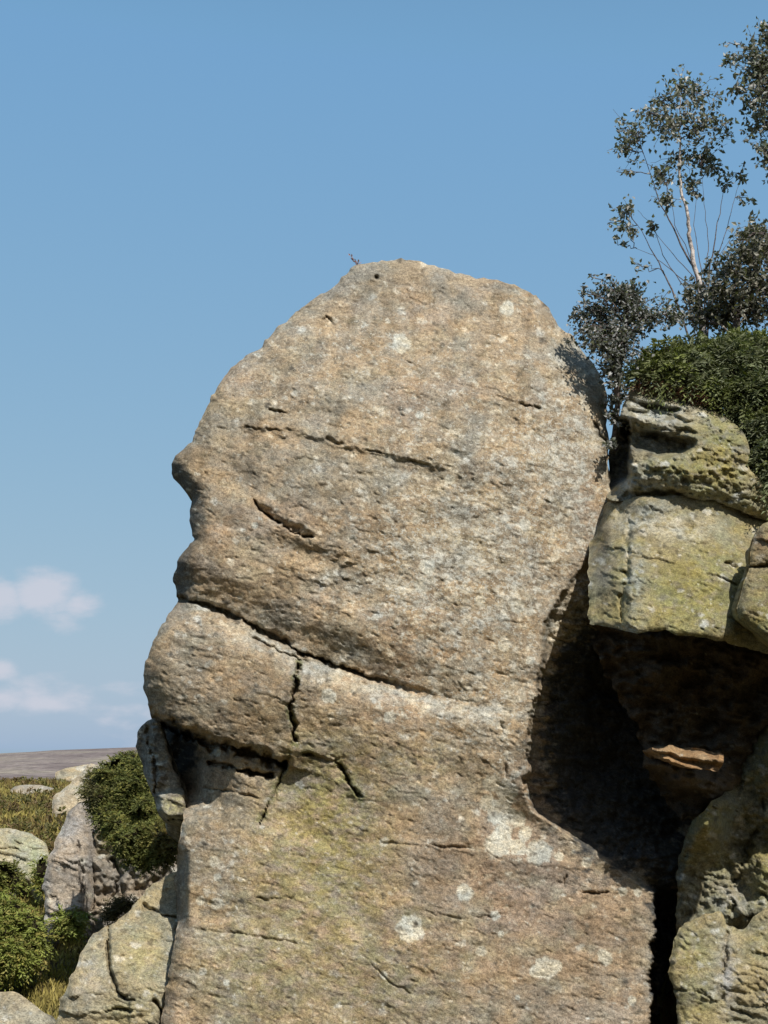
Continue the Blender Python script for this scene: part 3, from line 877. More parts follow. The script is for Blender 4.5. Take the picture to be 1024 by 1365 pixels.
# ---- stack of boulders on the right
CAP = [(841, 516), (862, 516), (884, 519), (918, 531), (946, 543), (975, 561), (992, 578), (999, 599), (998, 620), (1010, 636), (1030, 652), (1075, 690),
       (1075, 712), (1010, 690), (953, 668), (911, 664), (858, 663), (823, 668), (811, 664), (811, 632), (812, 603), (818, 571), (830, 544)]


def cap_depth(x, y, s):
    D = -0.55 * sstep(620, 515, y) * sstep(700, 500, y)
    D += 0.25 * blob(x, y, 940, 640, 90, 60)
    # big weathered hollow with layered ridges above it
    hol = poly_mask(x + 4 * fbm(x / 20, y / 12, 3, 0.6, 5), y + 3 * fbm(x / 20, y / 12, 3, 0.6, 8), [(838, 569), (866, 574), (898, 580), (927, 590), (912, 603), (884, 607), (850, 600), (836, 588)], 5)
    D -= 0.42 * hol
    hb = poly_mask(x, y + 3 * fbm(x / 20, y / 12, 3, 0.6, 28), [(856, 540), (880, 541), (905, 546), (898, 553), (872, 553)], 3.5)
    D -= 0.20 * hb
    rid = np.sin((y - 0.16 * x + 5 * fbm(x / 26, y / 16, 3, 0.6, 12)) / 2.3)
    D += 0.06 * rid * poly_mask(x, y, [(838, 530), (880, 528), (925, 560), (930, 585), (838, 572)], 10)
    D -= 0.95 * sstep(843, 834, x + 4 * fbm(x / 14, y / 14, 3, 0.6, 77)) * sstep(552, 572, y) * sstep(668, 640, y + 0.6 * (x - 815))
    wy_ = y + 7 * fbm(x / 24, y / 20, 4, 0.6, 61)
    D += (0.12 + 0.10 * fbm(x / 18, y / 12, 3, 0.6, 63)) * blob(x, wy_, 882, 626, 48, 15)
    D -= 0.16 * blob(x, wy_, 832, 661, 34, 7) + 0.14 * blob(x, wy_, 892, 658, 26, 5)
    D += 0.05 * fbm(x / 16, y / 10, 4, 0.65, 67)
    # small-stepped plates on the mossy flank
    D += 0.025 * fbm(x / 10, y / 6, 3, 0.6, 31) * sstep(900, 940, x)
    return D


YEL = (0.232, 0.208, 0.074)
build_rock('cap_boulder', CAP, 11.75, cap_depth,
           rock_colour((0.225, 0.205, 0.145), (0.25, 0.222, 0.12), (0.14, 0.13, 0.10), 130, (YEL, [(960, 590, 40, 60, 0.9), (900, 625, 50, 16, 0.8), (950, 640, 60, 30, 0.5)]),
                       [(880, 550, 45, 22, (0.42, 0.41, 0.36), 0.8), (830, 610, 18, 60, (0.09, 0.088, 0.08), 0.9), (885, 590, 45, 14, (0.13, 0.125, 0.11), 0.9),  # left wall's crevice shadow painted in as a dark patch; hollow darkened too
                        (850, 645, 40, 14, (0.36, 0.355, 0.32), 0.7)], 0.3),
           step=1.7, R=17, k=1.2, jit=3.0, thick=1.7, relief=1.5, bed=2.0, mat=M_ROCK_MOSS, seed=14,
           label='mossy hollowed boulder with layered ridges capping the stack under the heather', cat='boulder')

BLOCK = [(811, 667), (822, 668), (858, 661), (890, 663), (911, 662), (953, 666), (1010, 688), (1060, 706), (1200, 720), (1290, 760), (1290, 895), (1120, 884), (1024, 871), (992, 863),
         (953, 854), (911, 847), (876, 840), (848, 845), (834, 840), (800, 834), (786, 832), (785, 772), (786, 727), (792, 702), (802, 682)]


def block_depth(x, y, s):
    D = 0.62 * sstep(670, 800, y) + 0.12 * sstep(790, 850, y)
    D -= 0.45 * sstep(815, 786, x) * sstep(790, 680, y) + 0.34 * sstep(890, 780, x) ** 2 + 0.28 * sstep(925, 1010, x) ** 2 + 0.06 * sstep(750, 662, y) ** 2
    D += groove(x, y, [(840, 690), (836, 722), (836, 770), (829, 800), (827, 835)], 4.0, 0.07, 4, 51)[0]
    D += 0.05 * sstep(826, 842, x)
    D += groove(x, y, [(940, 764), (962, 770), (984, 780)], 1.8, 0.06, 3, 55, 0.5)[0]
    D += groove(x, y, [(965, 748), (985, 760), (1000, 764)], 2.2, 0.09, 3, 58, 0.5)[0]
    D -= 0.10 * blob(x, y, 835, 690, 40, 16)
    D += groove(x, y, [(840, 700), (880, 705), (930, 702), (985, 712)], 2, 0.03, 5, 59, 0.6)[0]
    return D


build_rock('overhanging_block', BLOCK, 11.62, block_depth,
           rock_colour((0.218, 0.190, 0.118), (0.232, 0.205, 0.098), (0.15, 0.135, 0.092), 150, (YEL, [(910, 800, 90, 50, 0.85), (950, 760, 60, 60, 0.6), (800, 815, 20, 30, 0.6)]),
                       [(850, 690, 50, 22, (0.40, 0.39, 0.33), 0.8), (845, 770, 16, 60, (0.30, 0.295, 0.25), 0.8), (805, 760, 16, 60, (0.24, 0.21, 0.165), 0.7), (915, 708, 40, 18, (0.40, 0.38, 0.31), 0.7),
                        (834, 840, 22, 8, (0.42, 0.41, 0.36), 0.7)], 0.3),
           step=1.7, R=lambda x, y: 8 + 40 * sstep(845, 770, y) * sstep(900, 810, x), k=0.8, jit=5.0, thick=1.6, relief=1.5, mat=M_ROCK_MOSS, seed=25,
           label='big olive square block jutting over a dark hollow beside the pillar', cat='boulder', squash=0.2, taper=0.7, bed=1.5)

SIDE = [(1012, 703), (1024, 696), (1060, 690), (1120, 720), (1150, 800), (1120, 880), (1050, 872), (1024, 856), (1000, 836), (983, 823), (986, 794), (998, 760), (1002, 728)]


def side_depth(x, y, s):
    D = 0.1 * sstep(700, 800, y)
    D += groove(x, y, [(996, 757), (1010, 754), (1030, 756), (1060, 750)], 2.5, 0.10, 3, 65)[0]
    return D


build_rock('small_boulder', SIDE, 10.72, side_depth,
           rock_colour((0.205, 0.172, 0.105), (0.22, 0.195, 0.09), (0.13, 0.115, 0.08), 170, (YEL, [(1020, 815, 30, 40, 0.7)]), [(1015, 720, 20, 14, (0.20, 0.13, 0.08), 0.6)], 0.25),
           step=1.8, R=22, k=1.1, thick=0.9, mat=M_ROCK_MOSS, jit=2.0, relief=1.2, bed=2.0, seed=36,
           label='rounded olive boulder with one level crack against the jutting block', cat='boulder')

UNDER = [(790, 815), (1200, 840), (1200, 1020), (1060, 1010), (1010, 990), (990, 1040), (940, 1085), (912, 1092), (884, 1066), (860, 1020), (850, 975), (825, 930), (800, 880)]


def under_depth(x, y, s):
    D = -0.3 * sstep(850, 1090, y) + 0.85 * blob(x, y, 915, 1030, 62, 24, 0.2) + 0.35 * fbm(x / 60, y / 36, 4, 0.6, 71)
    D += groove(x, y, [(850, 960), (900, 950), (960, 965)], 4, 0.08, 6, 75)[0] + groove(x, y, [(850, 990), (900, 1000), (980, 1010)], 4, 0.1, 6, 77)[0]
    return D


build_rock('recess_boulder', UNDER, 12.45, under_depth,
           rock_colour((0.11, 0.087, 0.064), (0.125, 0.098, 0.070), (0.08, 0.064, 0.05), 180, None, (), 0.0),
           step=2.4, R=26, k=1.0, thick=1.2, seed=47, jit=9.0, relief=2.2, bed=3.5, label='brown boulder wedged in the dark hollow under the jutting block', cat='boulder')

FLAKE = [(868, 996), (884, 998), (890, 994), (916, 999), (932, 997), (966, 1006), (964, 1016), (957, 1028), (938, 1024), (919, 1026), (906, 1017), (884, 1010)]


def flake_depth(x, y, s):
    return 0.05 * np.sin((y - 0.22 * x) / 2.6 + 2 * fbm(x / 20, y / 14, 2, 0.5, 7)) - 0.10 * sstep(1012, 996, y)


build_rock('rock_flake', FLAKE, 11.32, flake_depth,
           rock_colour((0.25, 0.155, 0.08), (0.29, 0.205, 0.12), (0.14, 0.085, 0.05), 190, None, (), 0.1),
           step=1.5, R=5, k=1.0, jit=5.0, bed=4.0, relief=1.6, thick=1.25, seed=52, label='thin rusty sunlit rock flake sticking out in the dark hollow', cat='rock flake')

LEAN = [(1024, 962), (1060, 940), (1200, 930), (1300, 1000), (1300, 1260), (1024, 1250), (965, 1250), (930, 1250), (903, 1240), (901, 1196), (904, 1158), (914, 1110), (931, 1086), (966, 1055), (996, 1006), (1012, 980)]


def lean_depth(x, y, s):
    D = 0.10 * fbm(x / 22, y / 30, 4, 0.6, 80) + 0.92 * blob(x, y, 944, 1092, 24, 46, 0.35) + 0.30 * blob(x, y, 1024, 1158, 26, 40) + 0.5 * blob(x, y, 1030, 1010, 24, 40)
    D += 0.12 * sstep(-6, 6, (x - 944) + 0.35 * (y - 1080)) * sstep(1230, 1150, y) * -1
    D += groove(x, y, [(1024, 1060), (1000, 1120), (980, 1180), (968, 1230)], 3, 0.12, 9, 83, 0.1)[0]
    D += 0.10 * fbm(x / 50, y / 50, 3, 0.5, 88)
    return D


build_rock('leaning_boulder', LEAN, 12.6, lean_depth,
           rock_colour((0.20, 0.185, 0.125), (0.235, 0.215, 0.12), (0.13, 0.12, 0.09), 200, (YEL, [(945, 1095, 20, 40, 0.8), (1020, 1150, 20, 40, 0.8), (1020, 1010, 20, 50, 0.6)]),
                       [(975, 1200, 20, 20, (0.36, 0.36, 0.34), 0.7)], 0.4),
           step=1.9, R=24, k=0.9, jit=5.0, thick=1.3, relief=2.0, bed=2.5, mat=M_ROCK_MOSS, seed=58, label='dark leaning boulder under the overhang beside the narrow gap', cat='boulder')

LOWER = [(905, 1238), (922, 1226), (946, 1217), (962, 1214), (968, 1232), (990, 1238), (1005, 1222), (1024, 1208), (1070, 1190), (1250, 1200), (1250, 1520), (905, 1520), (902, 1365), (900, 1326), (892, 1295), (894, 1272)]


def lower_depth(x, y, s):
    D = groove(x, y, [(970, 1235), (968, 1280), (962, 1320), (975, 1345), (1010, 1360)], 3.5, 0.09, 6, 91, 0.4)[0]
    D += groove(x, y, [(895, 1318), (930, 1322), (960, 1340)], 2.6, 0.07, 4, 93, 0.4)[0]
    D += 0.15 * sstep(1215, 1330, y)
    return D


build_rock('foot_boulder', LOWER, 12.35, lower_depth,
           rock_colour((0.25, 0.218, 0.138), (0.27, 0.24, 0.14), (0.165, 0.145, 0.10), 210, (YEL, [(920, 1270, 40, 40, 0.6), (930, 1340, 40, 30, 0.5), (1010, 1260, 30, 40, 0.4)]),
                       [(970, 1300, 16, 60, (0.27, 0.26, 0.25), 0.8)], 0.4),
           step=1.8, R=22, k=0.9, jit=5.0, thick=1.5, relief=1.6, bed=2.0, mat=M_ROCK_MOSS, seed=63, label='sunlit yellowish boulder at the foot of the right hand stack', cat='boulder')

# ---- rocks below and behind the pillar on the left
GR = (0.30, 0.265, 0.205)
SLAB = [(74, 1362), (84, 1328), (96, 1300), (108, 1272), (121, 1249), (140, 1236), (154, 1229), (178, 1207), (204, 1179), (222, 1167), (238, 1162), (241, 1200), (242, 1236), (236, 1264), (229, 1316), (223, 1365), (222, 1500), (50, 1500), (62, 1420)]


def slab_depth(x, y, s):
    D = groove(x, y, [(146, 1234), (143, 1262), (146, 1290), (158, 1322), (170, 1334), (180, 1332)], 2.4, 0.12, 3, 101, 0, 0.02)[0]
    D += 0.05 * sstep(-2, 3, x - np.interp(y, [1234, 1290, 1322, 1334], [146, 146, 158, 172]))
    D += groove(x, y, [(188, 1208), (205, 1214), (220, 1221), (240, 1224)], 2.4, 0.12, 3, 103)[0]
    D -= 0.10 * sstep(-3, 3, seg_dist(x, y, [(188, 1208), (205, 1214), (220, 1221), (250, 1224)])[0] * -seg_dist(x, y, [(188, 1208), (205, 1214), (220, 1221), (250, 1224)])[3]) * (x > 186) * 0.5
    D += groove(x, y, [(205, 1330), (215, 1350), (224, 1380)], 3, 0.14, 3, 105)[0] + groove(x, y, [(140, 1348), (160, 1345), (176, 1350)], 2.4, 0.10, 4, 107)[0]
    D -= 0.6 * sstep(1330, 1160, y)
    return D


build_rock('cracked_slab', SLAB, 12.15, slab_depth,
           rock_colour((0.30, 0.26, 0.175), (0.325, 0.285, 0.18), (0.235, 0.205, 0.15), 220, ((0.30, 0.275, 0.13), [(190, 1270, 40, 40, 0.6), (150, 1350, 50, 20, 0.5)]), [(115, 1310, 30, 60, (0.285, 0.25, 0.20), 0.6), (230, 1290, 12, 60, (0.24, 0.23, 0.21), 0.6)], 0.3),
           step=1.6, R=13, k=1.1, jit=4.0, thick=1.4, mat=M_ROCK, relief=1.4, bed=1.5, seed=71, label='pale slanting slab with a long crack at the foot of the pillar', cat='rock slab')

DOME = [(-70, 1340), (-30, 1324), (5, 1321), (22, 1323), (40, 1334), (58, 1348), (76, 1364), (90, 1400), (95, 1450), (-80, 1450)]
build_rock('low_boulder', DOME, 14.2, lambda x, y, s: -0.3 * sstep(1400, 1320, y),
           rock_colour((0.31, 0.27, 0.19), (0.32, 0.28, 0.20), (0.24, 0.21, 0.16), 230, None, (), 0.3), step=1.8, R=26, k=1.0, thick=0.9, mat=M_ROCK_FAR, jit=3.5, relief=1.4, bed=2.0, seed=75,
           label='low rounded tan boulder top in the yellow grass by the slanting slab', cat='boulder')

BLADE = [(108, 1069), (124, 1071), (134, 1082), (140, 1110), (138, 1150), (132, 1190), (122, 1212), (100, 1224), (74, 1240), (70, 1275), (58, 1275), (58, 1236), (60, 1202), (58, 1170), (68, 1137), (82, 1103), (92, 1083)]
build_rock('upright_slab', BLADE, 20.6, lambda x, y, s: -0.5 * sstep(1160, 1065, y) - 0.45 * sstep(104, 136, x) + groove(x, y, [(108, 1085), (104, 1120), (108, 1160), (112, 1205)], 3, 0.12, 4, 111, 0.3)[0],
           rock_colour((0.30, 0.265, 0.225), (0.31, 0.27, 0.225), (0.235, 0.205, 0.175), 240, None, [(75, 1210, 14, 30, (0.36, 0.34, 0.30), 0.6)], 0.35), step=1.5, R=9, k=1.2, jit=4.0, relief=1.3, bed=2.0, thick=1.2, mat=M_ROCK_FAR, seed=79,
           label='upright grey slab with a straight left edge below the dark green shrub', cat='rock slab')

CREV = [(128, 1090), (150, 1088), (190, 1110), (220, 1120), (245, 1135), (250, 1170), (225, 1190), (190, 1215), (160, 1235), (140, 1265), (110, 1265), (112, 1205), (124, 1150)]


def crev_depth(x, y, s):
    D = groove(x, y, [(118, 1170), (121, 1195), (120, 1215)], 4, 0.3, 3, 115)[0] + groove(x, y, [(150, 1140), (160, 1165), (150, 1200)], 4, 0.18, 5, 116)[0]
    D += 0.22 * fbm(x / 26, y / 26, 3, 0.6, 118)
    return D


build_rock('broken_boulder', CREV, 20.9, crev_depth,
           rock_colour((0.235, 0.20, 0.16), (0.25, 0.215, 0.17), (0.15, 0.125, 0.10), 250, ((0.20, 0.19, 0.10), [(150, 1120, 24, 24, 0.7)]), [(115, 1190, 5, 7, (0.62, 0.62, 0.60), 0.9), (137, 1209, 4, 3, (0.62, 0.62, 0.60), 0.9)], 0.3),
           step=1.5, R=10, k=1.2, jit=4.0, relief=1.2, bed=2.0, thick=1.0, mat=M_ROCK_FAR, seed=83, label='brown broken boulder under the shrub between upright slab and slanting slab', cat='boulder')

LEFTB = [(-70, 1098), (-20, 1100), (4, 1104), (22, 1105), (48, 1114), (64, 1129), (65, 1152), (60, 1180), (56, 1206), (44, 1215), (30, 1230), (-70, 1240)]


def leftb_depth(x, y, s):
    D = -0.5 * sstep(1190, 1100, y) + groove(x, y, [(-10, 1131), (10, 1130), (26, 1133)], 2.4, 0.12, 3, 121)[0]
    D -= 0.6 * poly_mask(x, y, [(22, 1172), (38, 1178), (46, 1200), (20, 1206)], 5)
    return D


build_rock('pale_boulder', LEFTB, 23.0, leftb_depth,
           rock_colour((0.33, 0.30, 0.215), (0.34, 0.31, 0.21), (0.26, 0.235, 0.17), 260, ((0.27, 0.28, 0.13), [(50, 1160, 14, 40, 0.7), (20, 1125, 30, 12, 0.35)]), [(30, 1190, 14, 14, (0.15, 0.12, 0.10), 0.6)], 0.35),
           step=1.5, R=14, k=1.1, jit=4.0, relief=1.3, bed=2.5, thick=1.5, mat=M_ROCK_FAR, seed=87, label='pale domed boulder with greenish side among the bracken', cat='boulder')

TILT = [(183, 976), (190, 966), (202, 958), (212, 962), (222, 992), (233, 1024), (243, 1048), (249, 1076), (262, 1100), (300, 1120), (320, 1480), (268, 1480), (260, 1180), (252, 1100), (236, 1092), (222, 1092), (212, 1083), (205, 1066), (198, 1051), (191, 1026), (184, 996)]


def tilt_depth(x, y, s):
    D = groove(x, y, [(195, 968), (204, 1000), (208, 1030), (205, 1060)], 3, 0.10, 5, 125)[0] - 0.25 * sstep(206, 186, x)
    D += 0.16 * poly_mask(x, y, [(212, 1060), (226, 1054), (248, 1056), (252, 1090), (224, 1092), (212, 1080)], 5)
    return D


build_rock('tilted_slab', TILT, 12.5, tilt_depth,
           rock_colour((0.19, 0.18, 0.157), (0.21, 0.20, 0.17), (0.10, 0.095, 0.085), 270, ((0.33, 0.315, 0.17), [(232, 1075, 16, 16, 0.9)]), [(188, 1000, 6, 40, (0.13, 0.125, 0.115), 0.7), (208, 1000, 5, 34, (0.09, 0.085, 0.08), 0.8)], 0.45),
           step=1.4, R=8, k=1.2, jit=5.0, relief=1.8, bed=2.5, thick=0.9, mat=M_ROCK_FAR, seed=91, label='dark grey slab tilted against the back of the pillar under its chin', cat='rock slab')

PATHR = [(72, 1062), (90, 1049), (104, 1034), (112, 1026), (122, 1018), (136, 1019), (150, 1030), (150, 1095), (76, 1098), (70, 1078)]
build_rock('heath_boulder', PATHR, 32.0, lambda x, y, s: -1.2 * sstep(1085, 1018, y),
           rock_colour((0.33, 0.28, 0.20), (0.35, 0.31, 0.225), (0.25, 0.205, 0.15), 280, None, (), 0.35), step=1.4, R=9, k=1.2, jit=3.0, relief=1.2, bed=2.0, thick=2.0, mat=M_ROCK_FAR, seed=95,
           label='tan sloping boulder on the heath beside the dark green shrub', cat='boulder')

FLAT = [(10, 1058), (20, 1048), (34, 1046), (52, 1046), (72, 1051), (66, 1058), (56, 1066), (14, 1068)]
build_rock('flat_stone', FLAT, 38.0, lambda x, y, s: -0.5 * sstep(1066, 1046, y),
           rock_colour((0.32, 0.275, 0.21), (0.33, 0.29, 0.22), (0.26, 0.22, 0.17), 290, None, (), 0.3), step=1.3, R=8, k=1.3, jit=0.8, thick=1.0, mat=M_ROCK_FAR, seed=97,
           label='small flat grey stone lying on the far heath slope', cat='stone')

RIDGE = [(74, 1030), (88, 1024), (104, 1021), (122, 1019), (122, 1040), (96, 1046), (76, 1040)]
build_rock('ridge_stone', RIDGE, 44.0, lambda x, y, s: -0.6 * sstep(1044, 1020, y),
           rock_colour((0.35, 0.29, 0.19), (0.36, 0.31, 0.22), (0.28, 0.23, 0.16), 300, None, (), 0.3), step=1.3, R=7, k=1.3, jit=0.8, thick=1.4, mat=M_ROCK_FAR, seed=99,
           label='low sandy rock on the crest of the heath below the moor', cat='stone')


# ------------------------------------------------------------------ vegetation
def norm(v):
    return v / (np.linalg.norm(v, axis=-1, keepdims=True) + 1e-9)


def leaf_mesh(name, pos, dirs, size, col, mat, aspect=0.5, fold=0.18, parent=None):
    """diamond leaves: two folded triangles pairs (4 verts, 2 tris)"""
    n = len(pos)
    d = norm(dirs)
    rnd = norm(rng.normal(size=(n, 3)))
    sd = norm(np.cross(d, rnd))
    up = np.cross(sd, d)
    L = size[:, None]
    w = L * aspect * 0.5
    v0 = pos; v1 = pos + d * L * 0.45 + sd * w + up * L * fold; v2 = pos + d * L; v3 = pos + d * L * 0.45 - sd * w + up * L * fold
    V = np.stack([v0, v1, v2, v3], 1).reshape(-1, 3)
    i = np.arange(n)[:, None] * 4
    T = np.concatenate([i + np.array([[0, 1, 2]]), i + np.array([[0, 2, 3]])])
    o = new_mesh(name, V, T, mat, smooth=False, attrs={'Col': np.repeat(col, 4, 0)})
    return o


def tubes(name, paths, mat, sides=6):
    """paths: list of (points Nx3, radii N); all in one mesh"""
    Vs = []; Fs = []; b = 0
    for pts, rad in paths:
        pts = np.asarray(pts, float); n = len(pts)
        t = norm(np.gradient(pts, axis=0))
        ref = np.tile(np.array([[0.3, 1.0, 0.2]]), (n, 1))
        s1 = norm(np.cross(t, ref)); s2 = np.cross(t, s1)
        a = np.arange(sides) / sides * 2 * np.pi
        ring = pts[:, None] + (np.cos(a)[None, :, None] * s1[:, None] + np.sin(a)[None, :, None] * s2[:, None]) * np.asarray(rad)[:, None, None]
        Vs.append(ring.reshape(-1, 3))
        i = np.arange(n * sides).reshape(n, sides)
        Fs.append(np.stack([i[:-1], np.roll(i, -1, 1)[:-1], np.roll(i, -1, 1)[1:], i[1:]], -1).reshape(-1, 4) + b)
        b += n * sides
    return new_mesh(name, np.concatenate(Vs), np.concatenate(Fs), mat)


def curve_pts(a, b, n=7, sag=0.0, wob=0.03):
    a = np.asarray(a); b = np.asarray(b)
    t = np.linspace(0, 1, n)[:, None]
    L = np.linalg.norm(b - a)
    p = a + (b - a) * t
    w = rng.normal(size=(n, 3)) * wob * L
    w[0] = 0; w[-1] = 0
    p = p + w
    p[:, 2] += sag * L * np.sin(t[:, 0] * np.pi)
    return p


def leaf_colours(n, base, var=0.35, alt=None, altp=0.0):
    c = np.tile(np.array(base, float), (n, 1)) * (1 + var * rng.uniform(-1, 1, (n, 1)))
    if alt is not None:
        m = rng.random(n) < altp
        c[m] = np.array(alt) * (1 + var * rng.uniform(-1, 1, (m.sum(), 1)))
    return np.clip(c, 0.004, 1)


def leafy_tree(name, label, cat, base, stem, clumps, Y, leaf, nleaf, col, alt, altp, trunk_r, depth_spread=0.6, stem_mat=None, group=None, extra_stems=(), gap=0.5, twig_r=0.004):
    """base: world point; stem: list of px points of the trunk (bottom to top); clumps: (px,py,r_px,weight)"""
    stem_mat = stem_mat or M_TWIG
    root = thing(name, tuple(base), label, cat, group)
    sc = F / Y
    sp = np.array([base] + [P(px, py, Y + dy) for (px, py, dy) in stem])
    # densify trunk
    tt = np.linspace(0, len(sp) - 1, 4 * len(sp))
    tp = np.stack([np.interp(tt, np.arange(len(sp)), sp[:, k]) for k in range(3)], -1)
    tp[1:-1] += rng.normal(size=tp[1:-1].shape) * trunk_r * 0.25
    tr = trunk_r * (1 - 0.85 * np.linspace(0, 1, len(tp)))
    attach(tubes('trunk', [(tp, tr)], stem_mat, 8), root)
    stems = [(tp, tr)]
    for (pts, r0) in extra_stems:
        q = np.array([tp[2]] + [P(px, py, Y + dy) for (px, py, dy) in pts])
        t2 = np.linspace(0, len(q) - 1, 4 * len(q))
        q = np.stack([np.interp(t2, np.arange(len(q)), q[:, k]) for k in range(3)], -1)
        q[1:-1] += rng.normal(size=q[1:-1].shape) * r0 * 0.5
        rr = r0 * (1 - 0.8 * np.linspace(0, 1, len(q)))
        attach(tubes('limb', [(q, rr)], M_TWIG, 7), root)
        stems.append((q, rr))
    allst = np.concatenate([s[0] for s in stems]); allr = np.concatenate([s[1] for s in stems])
    twigs = []; LP = []; LD = []
    for (cx, cy, r, w) in clumps:
        dy = rng.uniform(-1, 1) * depth_spread * 0.7
        c = P(cx, cy, Y + dy); rm = 1.2 * r / sc
        # join to a stem point below the clump
        dd = np.linalg.norm(allst - c, axis=1) + 1.2 * np.maximum(0, allst[:, 2] - c[2] + 0.05) + 0.25 * rm
        j = int(np.argmin(dd + rng.uniform(0, 0.15, len(dd))))
        br = curve_pts(allst[j], c, 8, 0.05, 0.035)
        r0 = min(allr[j] * 0.7, 0.012 + 0.02 * rm)
        attach(tubes('branch', [(br, np.linspace(max(r0, 0.006), 0.004, 8))], M_TWIG, 5), root)
        nt_ = max(3, int(22 * w))
        for k in range(nt_):
            a = br[rng.integers(3, 8)]
            a = br[rng.integers(2, 8)]
            e = c + np.clip(rng.normal(size=3), -2.2, 2.2) * rm * np.array([0.62, 0.55, 0.66])
            e = e + (a - c) * rng.uniform(0, 0.35)
            tw = curve_pts(a, e, 6, 0.04, 0.05)
            twigs.append((tw, np.linspace(twig_r, twig_r * 0.4, 6)))
            nl = max(2, int(nleaf * w / nt_))
            t = rng.uniform(0.12, 1.03, nl) ** 0.8
            q = np.stack([np.interp(t, np.linspace(0, 1, 6), tw[:, kk]) for kk in range(3)], -1)
            q += rng.normal(size=q.shape) * rm * 0.15
            LP.append(q)
            dv = norm(rng.normal(size=q.shape)); dv[:, 2] -= 0.35
            LD.append(dv)
    attach(tubes('twigs', twigs, M_TWIG, 4), root)
    root.children[-1]['kind'] = 'stuff'
    LP = np.concatenate(LP); LD = np.concatenate(LD)
    n = len(LP)
    o = leaf_mesh('foliage', LP, LD, leaf * rng.uniform(0.6, 1.25, n), leaf_colours(n, col, 0.4, alt, altp), M_LEAF, 0.62)
    o['kind'] = 'stuff'
    attach(o, root)
    return root


def z5(cx, cy, r, w=1.0):
    return (690 + 0.3516 * cx, 0.3516 * cy, 0.3516 * r, w)


LEAFC = (0.13, 0.138, 0.095); LEAFA = (0.32, 0.315, 0.29)
bx, by = P(940, 420, 16.5)[[0, 1]]
leafy_tree('birch_tree', 'slender young birch with pale trunk and open crown above the heather', 'tree', np.array([bx, by, G(bx, by) - 0.1]),
           [(934, 384, 0), (926, 350, 0), (919, 318, 0), (917, 290, 0), (908, 255, 0.05), (905, 215, 0), (906, 170, 0), (908, 125, 0)],
           [z5(*a) for a in ((620, 330, 75, 1.0), (545, 370, 55, .7), (500, 430, 70, 1.0), (430, 500, 65, .9), (395, 565, 45, .6), (560, 490, 75, 1.0), (640, 430, 65, .8), (720, 360, 55, .8),
                              (730, 470, 60, 1.0), (790, 470, 40, .5), (620, 600, 75, 1.0), (700, 590, 65, .9), (540, 650, 55, .6), (640, 700, 55, .6), (560, 760, 45, .6), (400, 790, 40, .5), (420, 850, 45, .45),
                              (505, 850, 28, .25), (840, 660, 45, .35), (770, 640, 40, .3), (380, 930, 26, .15), (870, 750, 28, .15), (440, 1000, 34, .1), (800, 720, 40, .12), (340, 850, 20, .08), (375, 650, 20, .08))],
           16.5, 0.070, 190, LEAFC, LEAFA, 0.4, 0.036, 0.5, M_BIRCH, 'birches on the crag top',
           extra_stems=[([(930, 372, 0), (905, 320, .1), (880, 270, .1), (858, 205, .1)], 0.018), ([(900, 395, 0), (878, 350, .1), (850, 300, 0)], 0.016), ([(945, 360, 0), (955, 310, 0), (965, 250, .1)], 0.014)] + [(q_, 0.008) for q_ in ([(925, 370, 0), (890, 330, .1), (865, 300, .2)], [(930, 365, 0), (900, 300, -.1), (890, 250, -.2)], [(938, 370, 0), (945, 330, .1), (940, 280, .1), (935, 230, 0)], [(940, 375, 0), (960, 340, 0), (985, 300, .1)],
                        [(920, 380, 0), (895, 360, 0), (870, 340, 0), (845, 330, 0)], [(935, 360, 0), (925, 300, .2), (930, 240, .2)], [(945, 370, 0), (965, 320, -.1), (978, 270, 0), (990, 230, 0)], [(915, 385, 0), (885, 345, .2), (870, 300, .1), (850, 280, .1)])])

bx, by = P(1075, 420, 16.0)[[0, 1]]
leafy_tree('birch_tree', 'taller birch crown with thicker leafage at the edge of the crag', 'tree', np.array([bx, by, G(bx, by) - 0.1]),
           [(1070, 380, 0), (1060, 300, 0), (1048, 220, 0), (1040, 140, 0), (1036, 70, 0)],
           [z5(*a) for a in ((940, 130, 50, .8), (900, 200, 60, 1.0), (870, 280, 60, .9), (930, 330, 75, 1.2), (885, 390, 55, .9), (900, 470, 60, .9), (935, 560, 50, .7), (785, 240, 34, .25), (945, 240, 70, 1.1),
                              (1010, 130, 80, 1.2), (1030, 260, 110, 1.6), (1080, 400, 110, 1.4), (1100, 180, 90, 1.2), (1000, 420, 80, 1.2), (1010, 560, 70, .8), (820, 330, 30, .3), (800, 160, 22, .08), (960, 620, 40, .3), (940, 660, 30, .2))],
           16.0, 0.070, 220, LEAFC, LEAFA, 0.4, 0.06, 0.5, M_BIRCH, 'birches on the crag top')

bp_ = P(820, 600, 12.5)
leafy_tree('leafy_bush', 'dark small-leaved bush growing from the cleft beside the pillar top', 'bush', bp_,
           [(822, 520, 0), (828, 480, 0), (834, 440, 0), (838, 410, 0)],
           [z5(*a) for a in ((285, 1180, 70, 1.3), (370, 1120, 60, 1.1), (445, 1120, 60, 1.1), (420, 1200, 80, 1.8), (330, 1260, 80, 2.0), (250, 1240, 50, .8), (250, 1110, 26, .2), (490, 1190, 55, .9), (540, 1190, 50, .6),
                              (360, 1340, 60, 1.4), (400, 1280, 70, 1.6), (365, 1420, 45, 1.0), (370, 1500, 36, .8), (362, 1590, 26, .6), (356, 1680, 20, .4), (400, 1080, 34, .4), (270, 1040, 22, .1), (340, 1050, 18, .06), (230, 1190, 34, .4), (600, 1210, 50, .5), (290, 1300, 50, 1.0))],
           12.2, 0.046, 330, (0.065, 0.072, 0.052), (0.30, 0.30, 0.295), 0.42, 0.03, 0.28, M_TWIG, None)  # pale alternate leaves paint in glints of sky and gloss

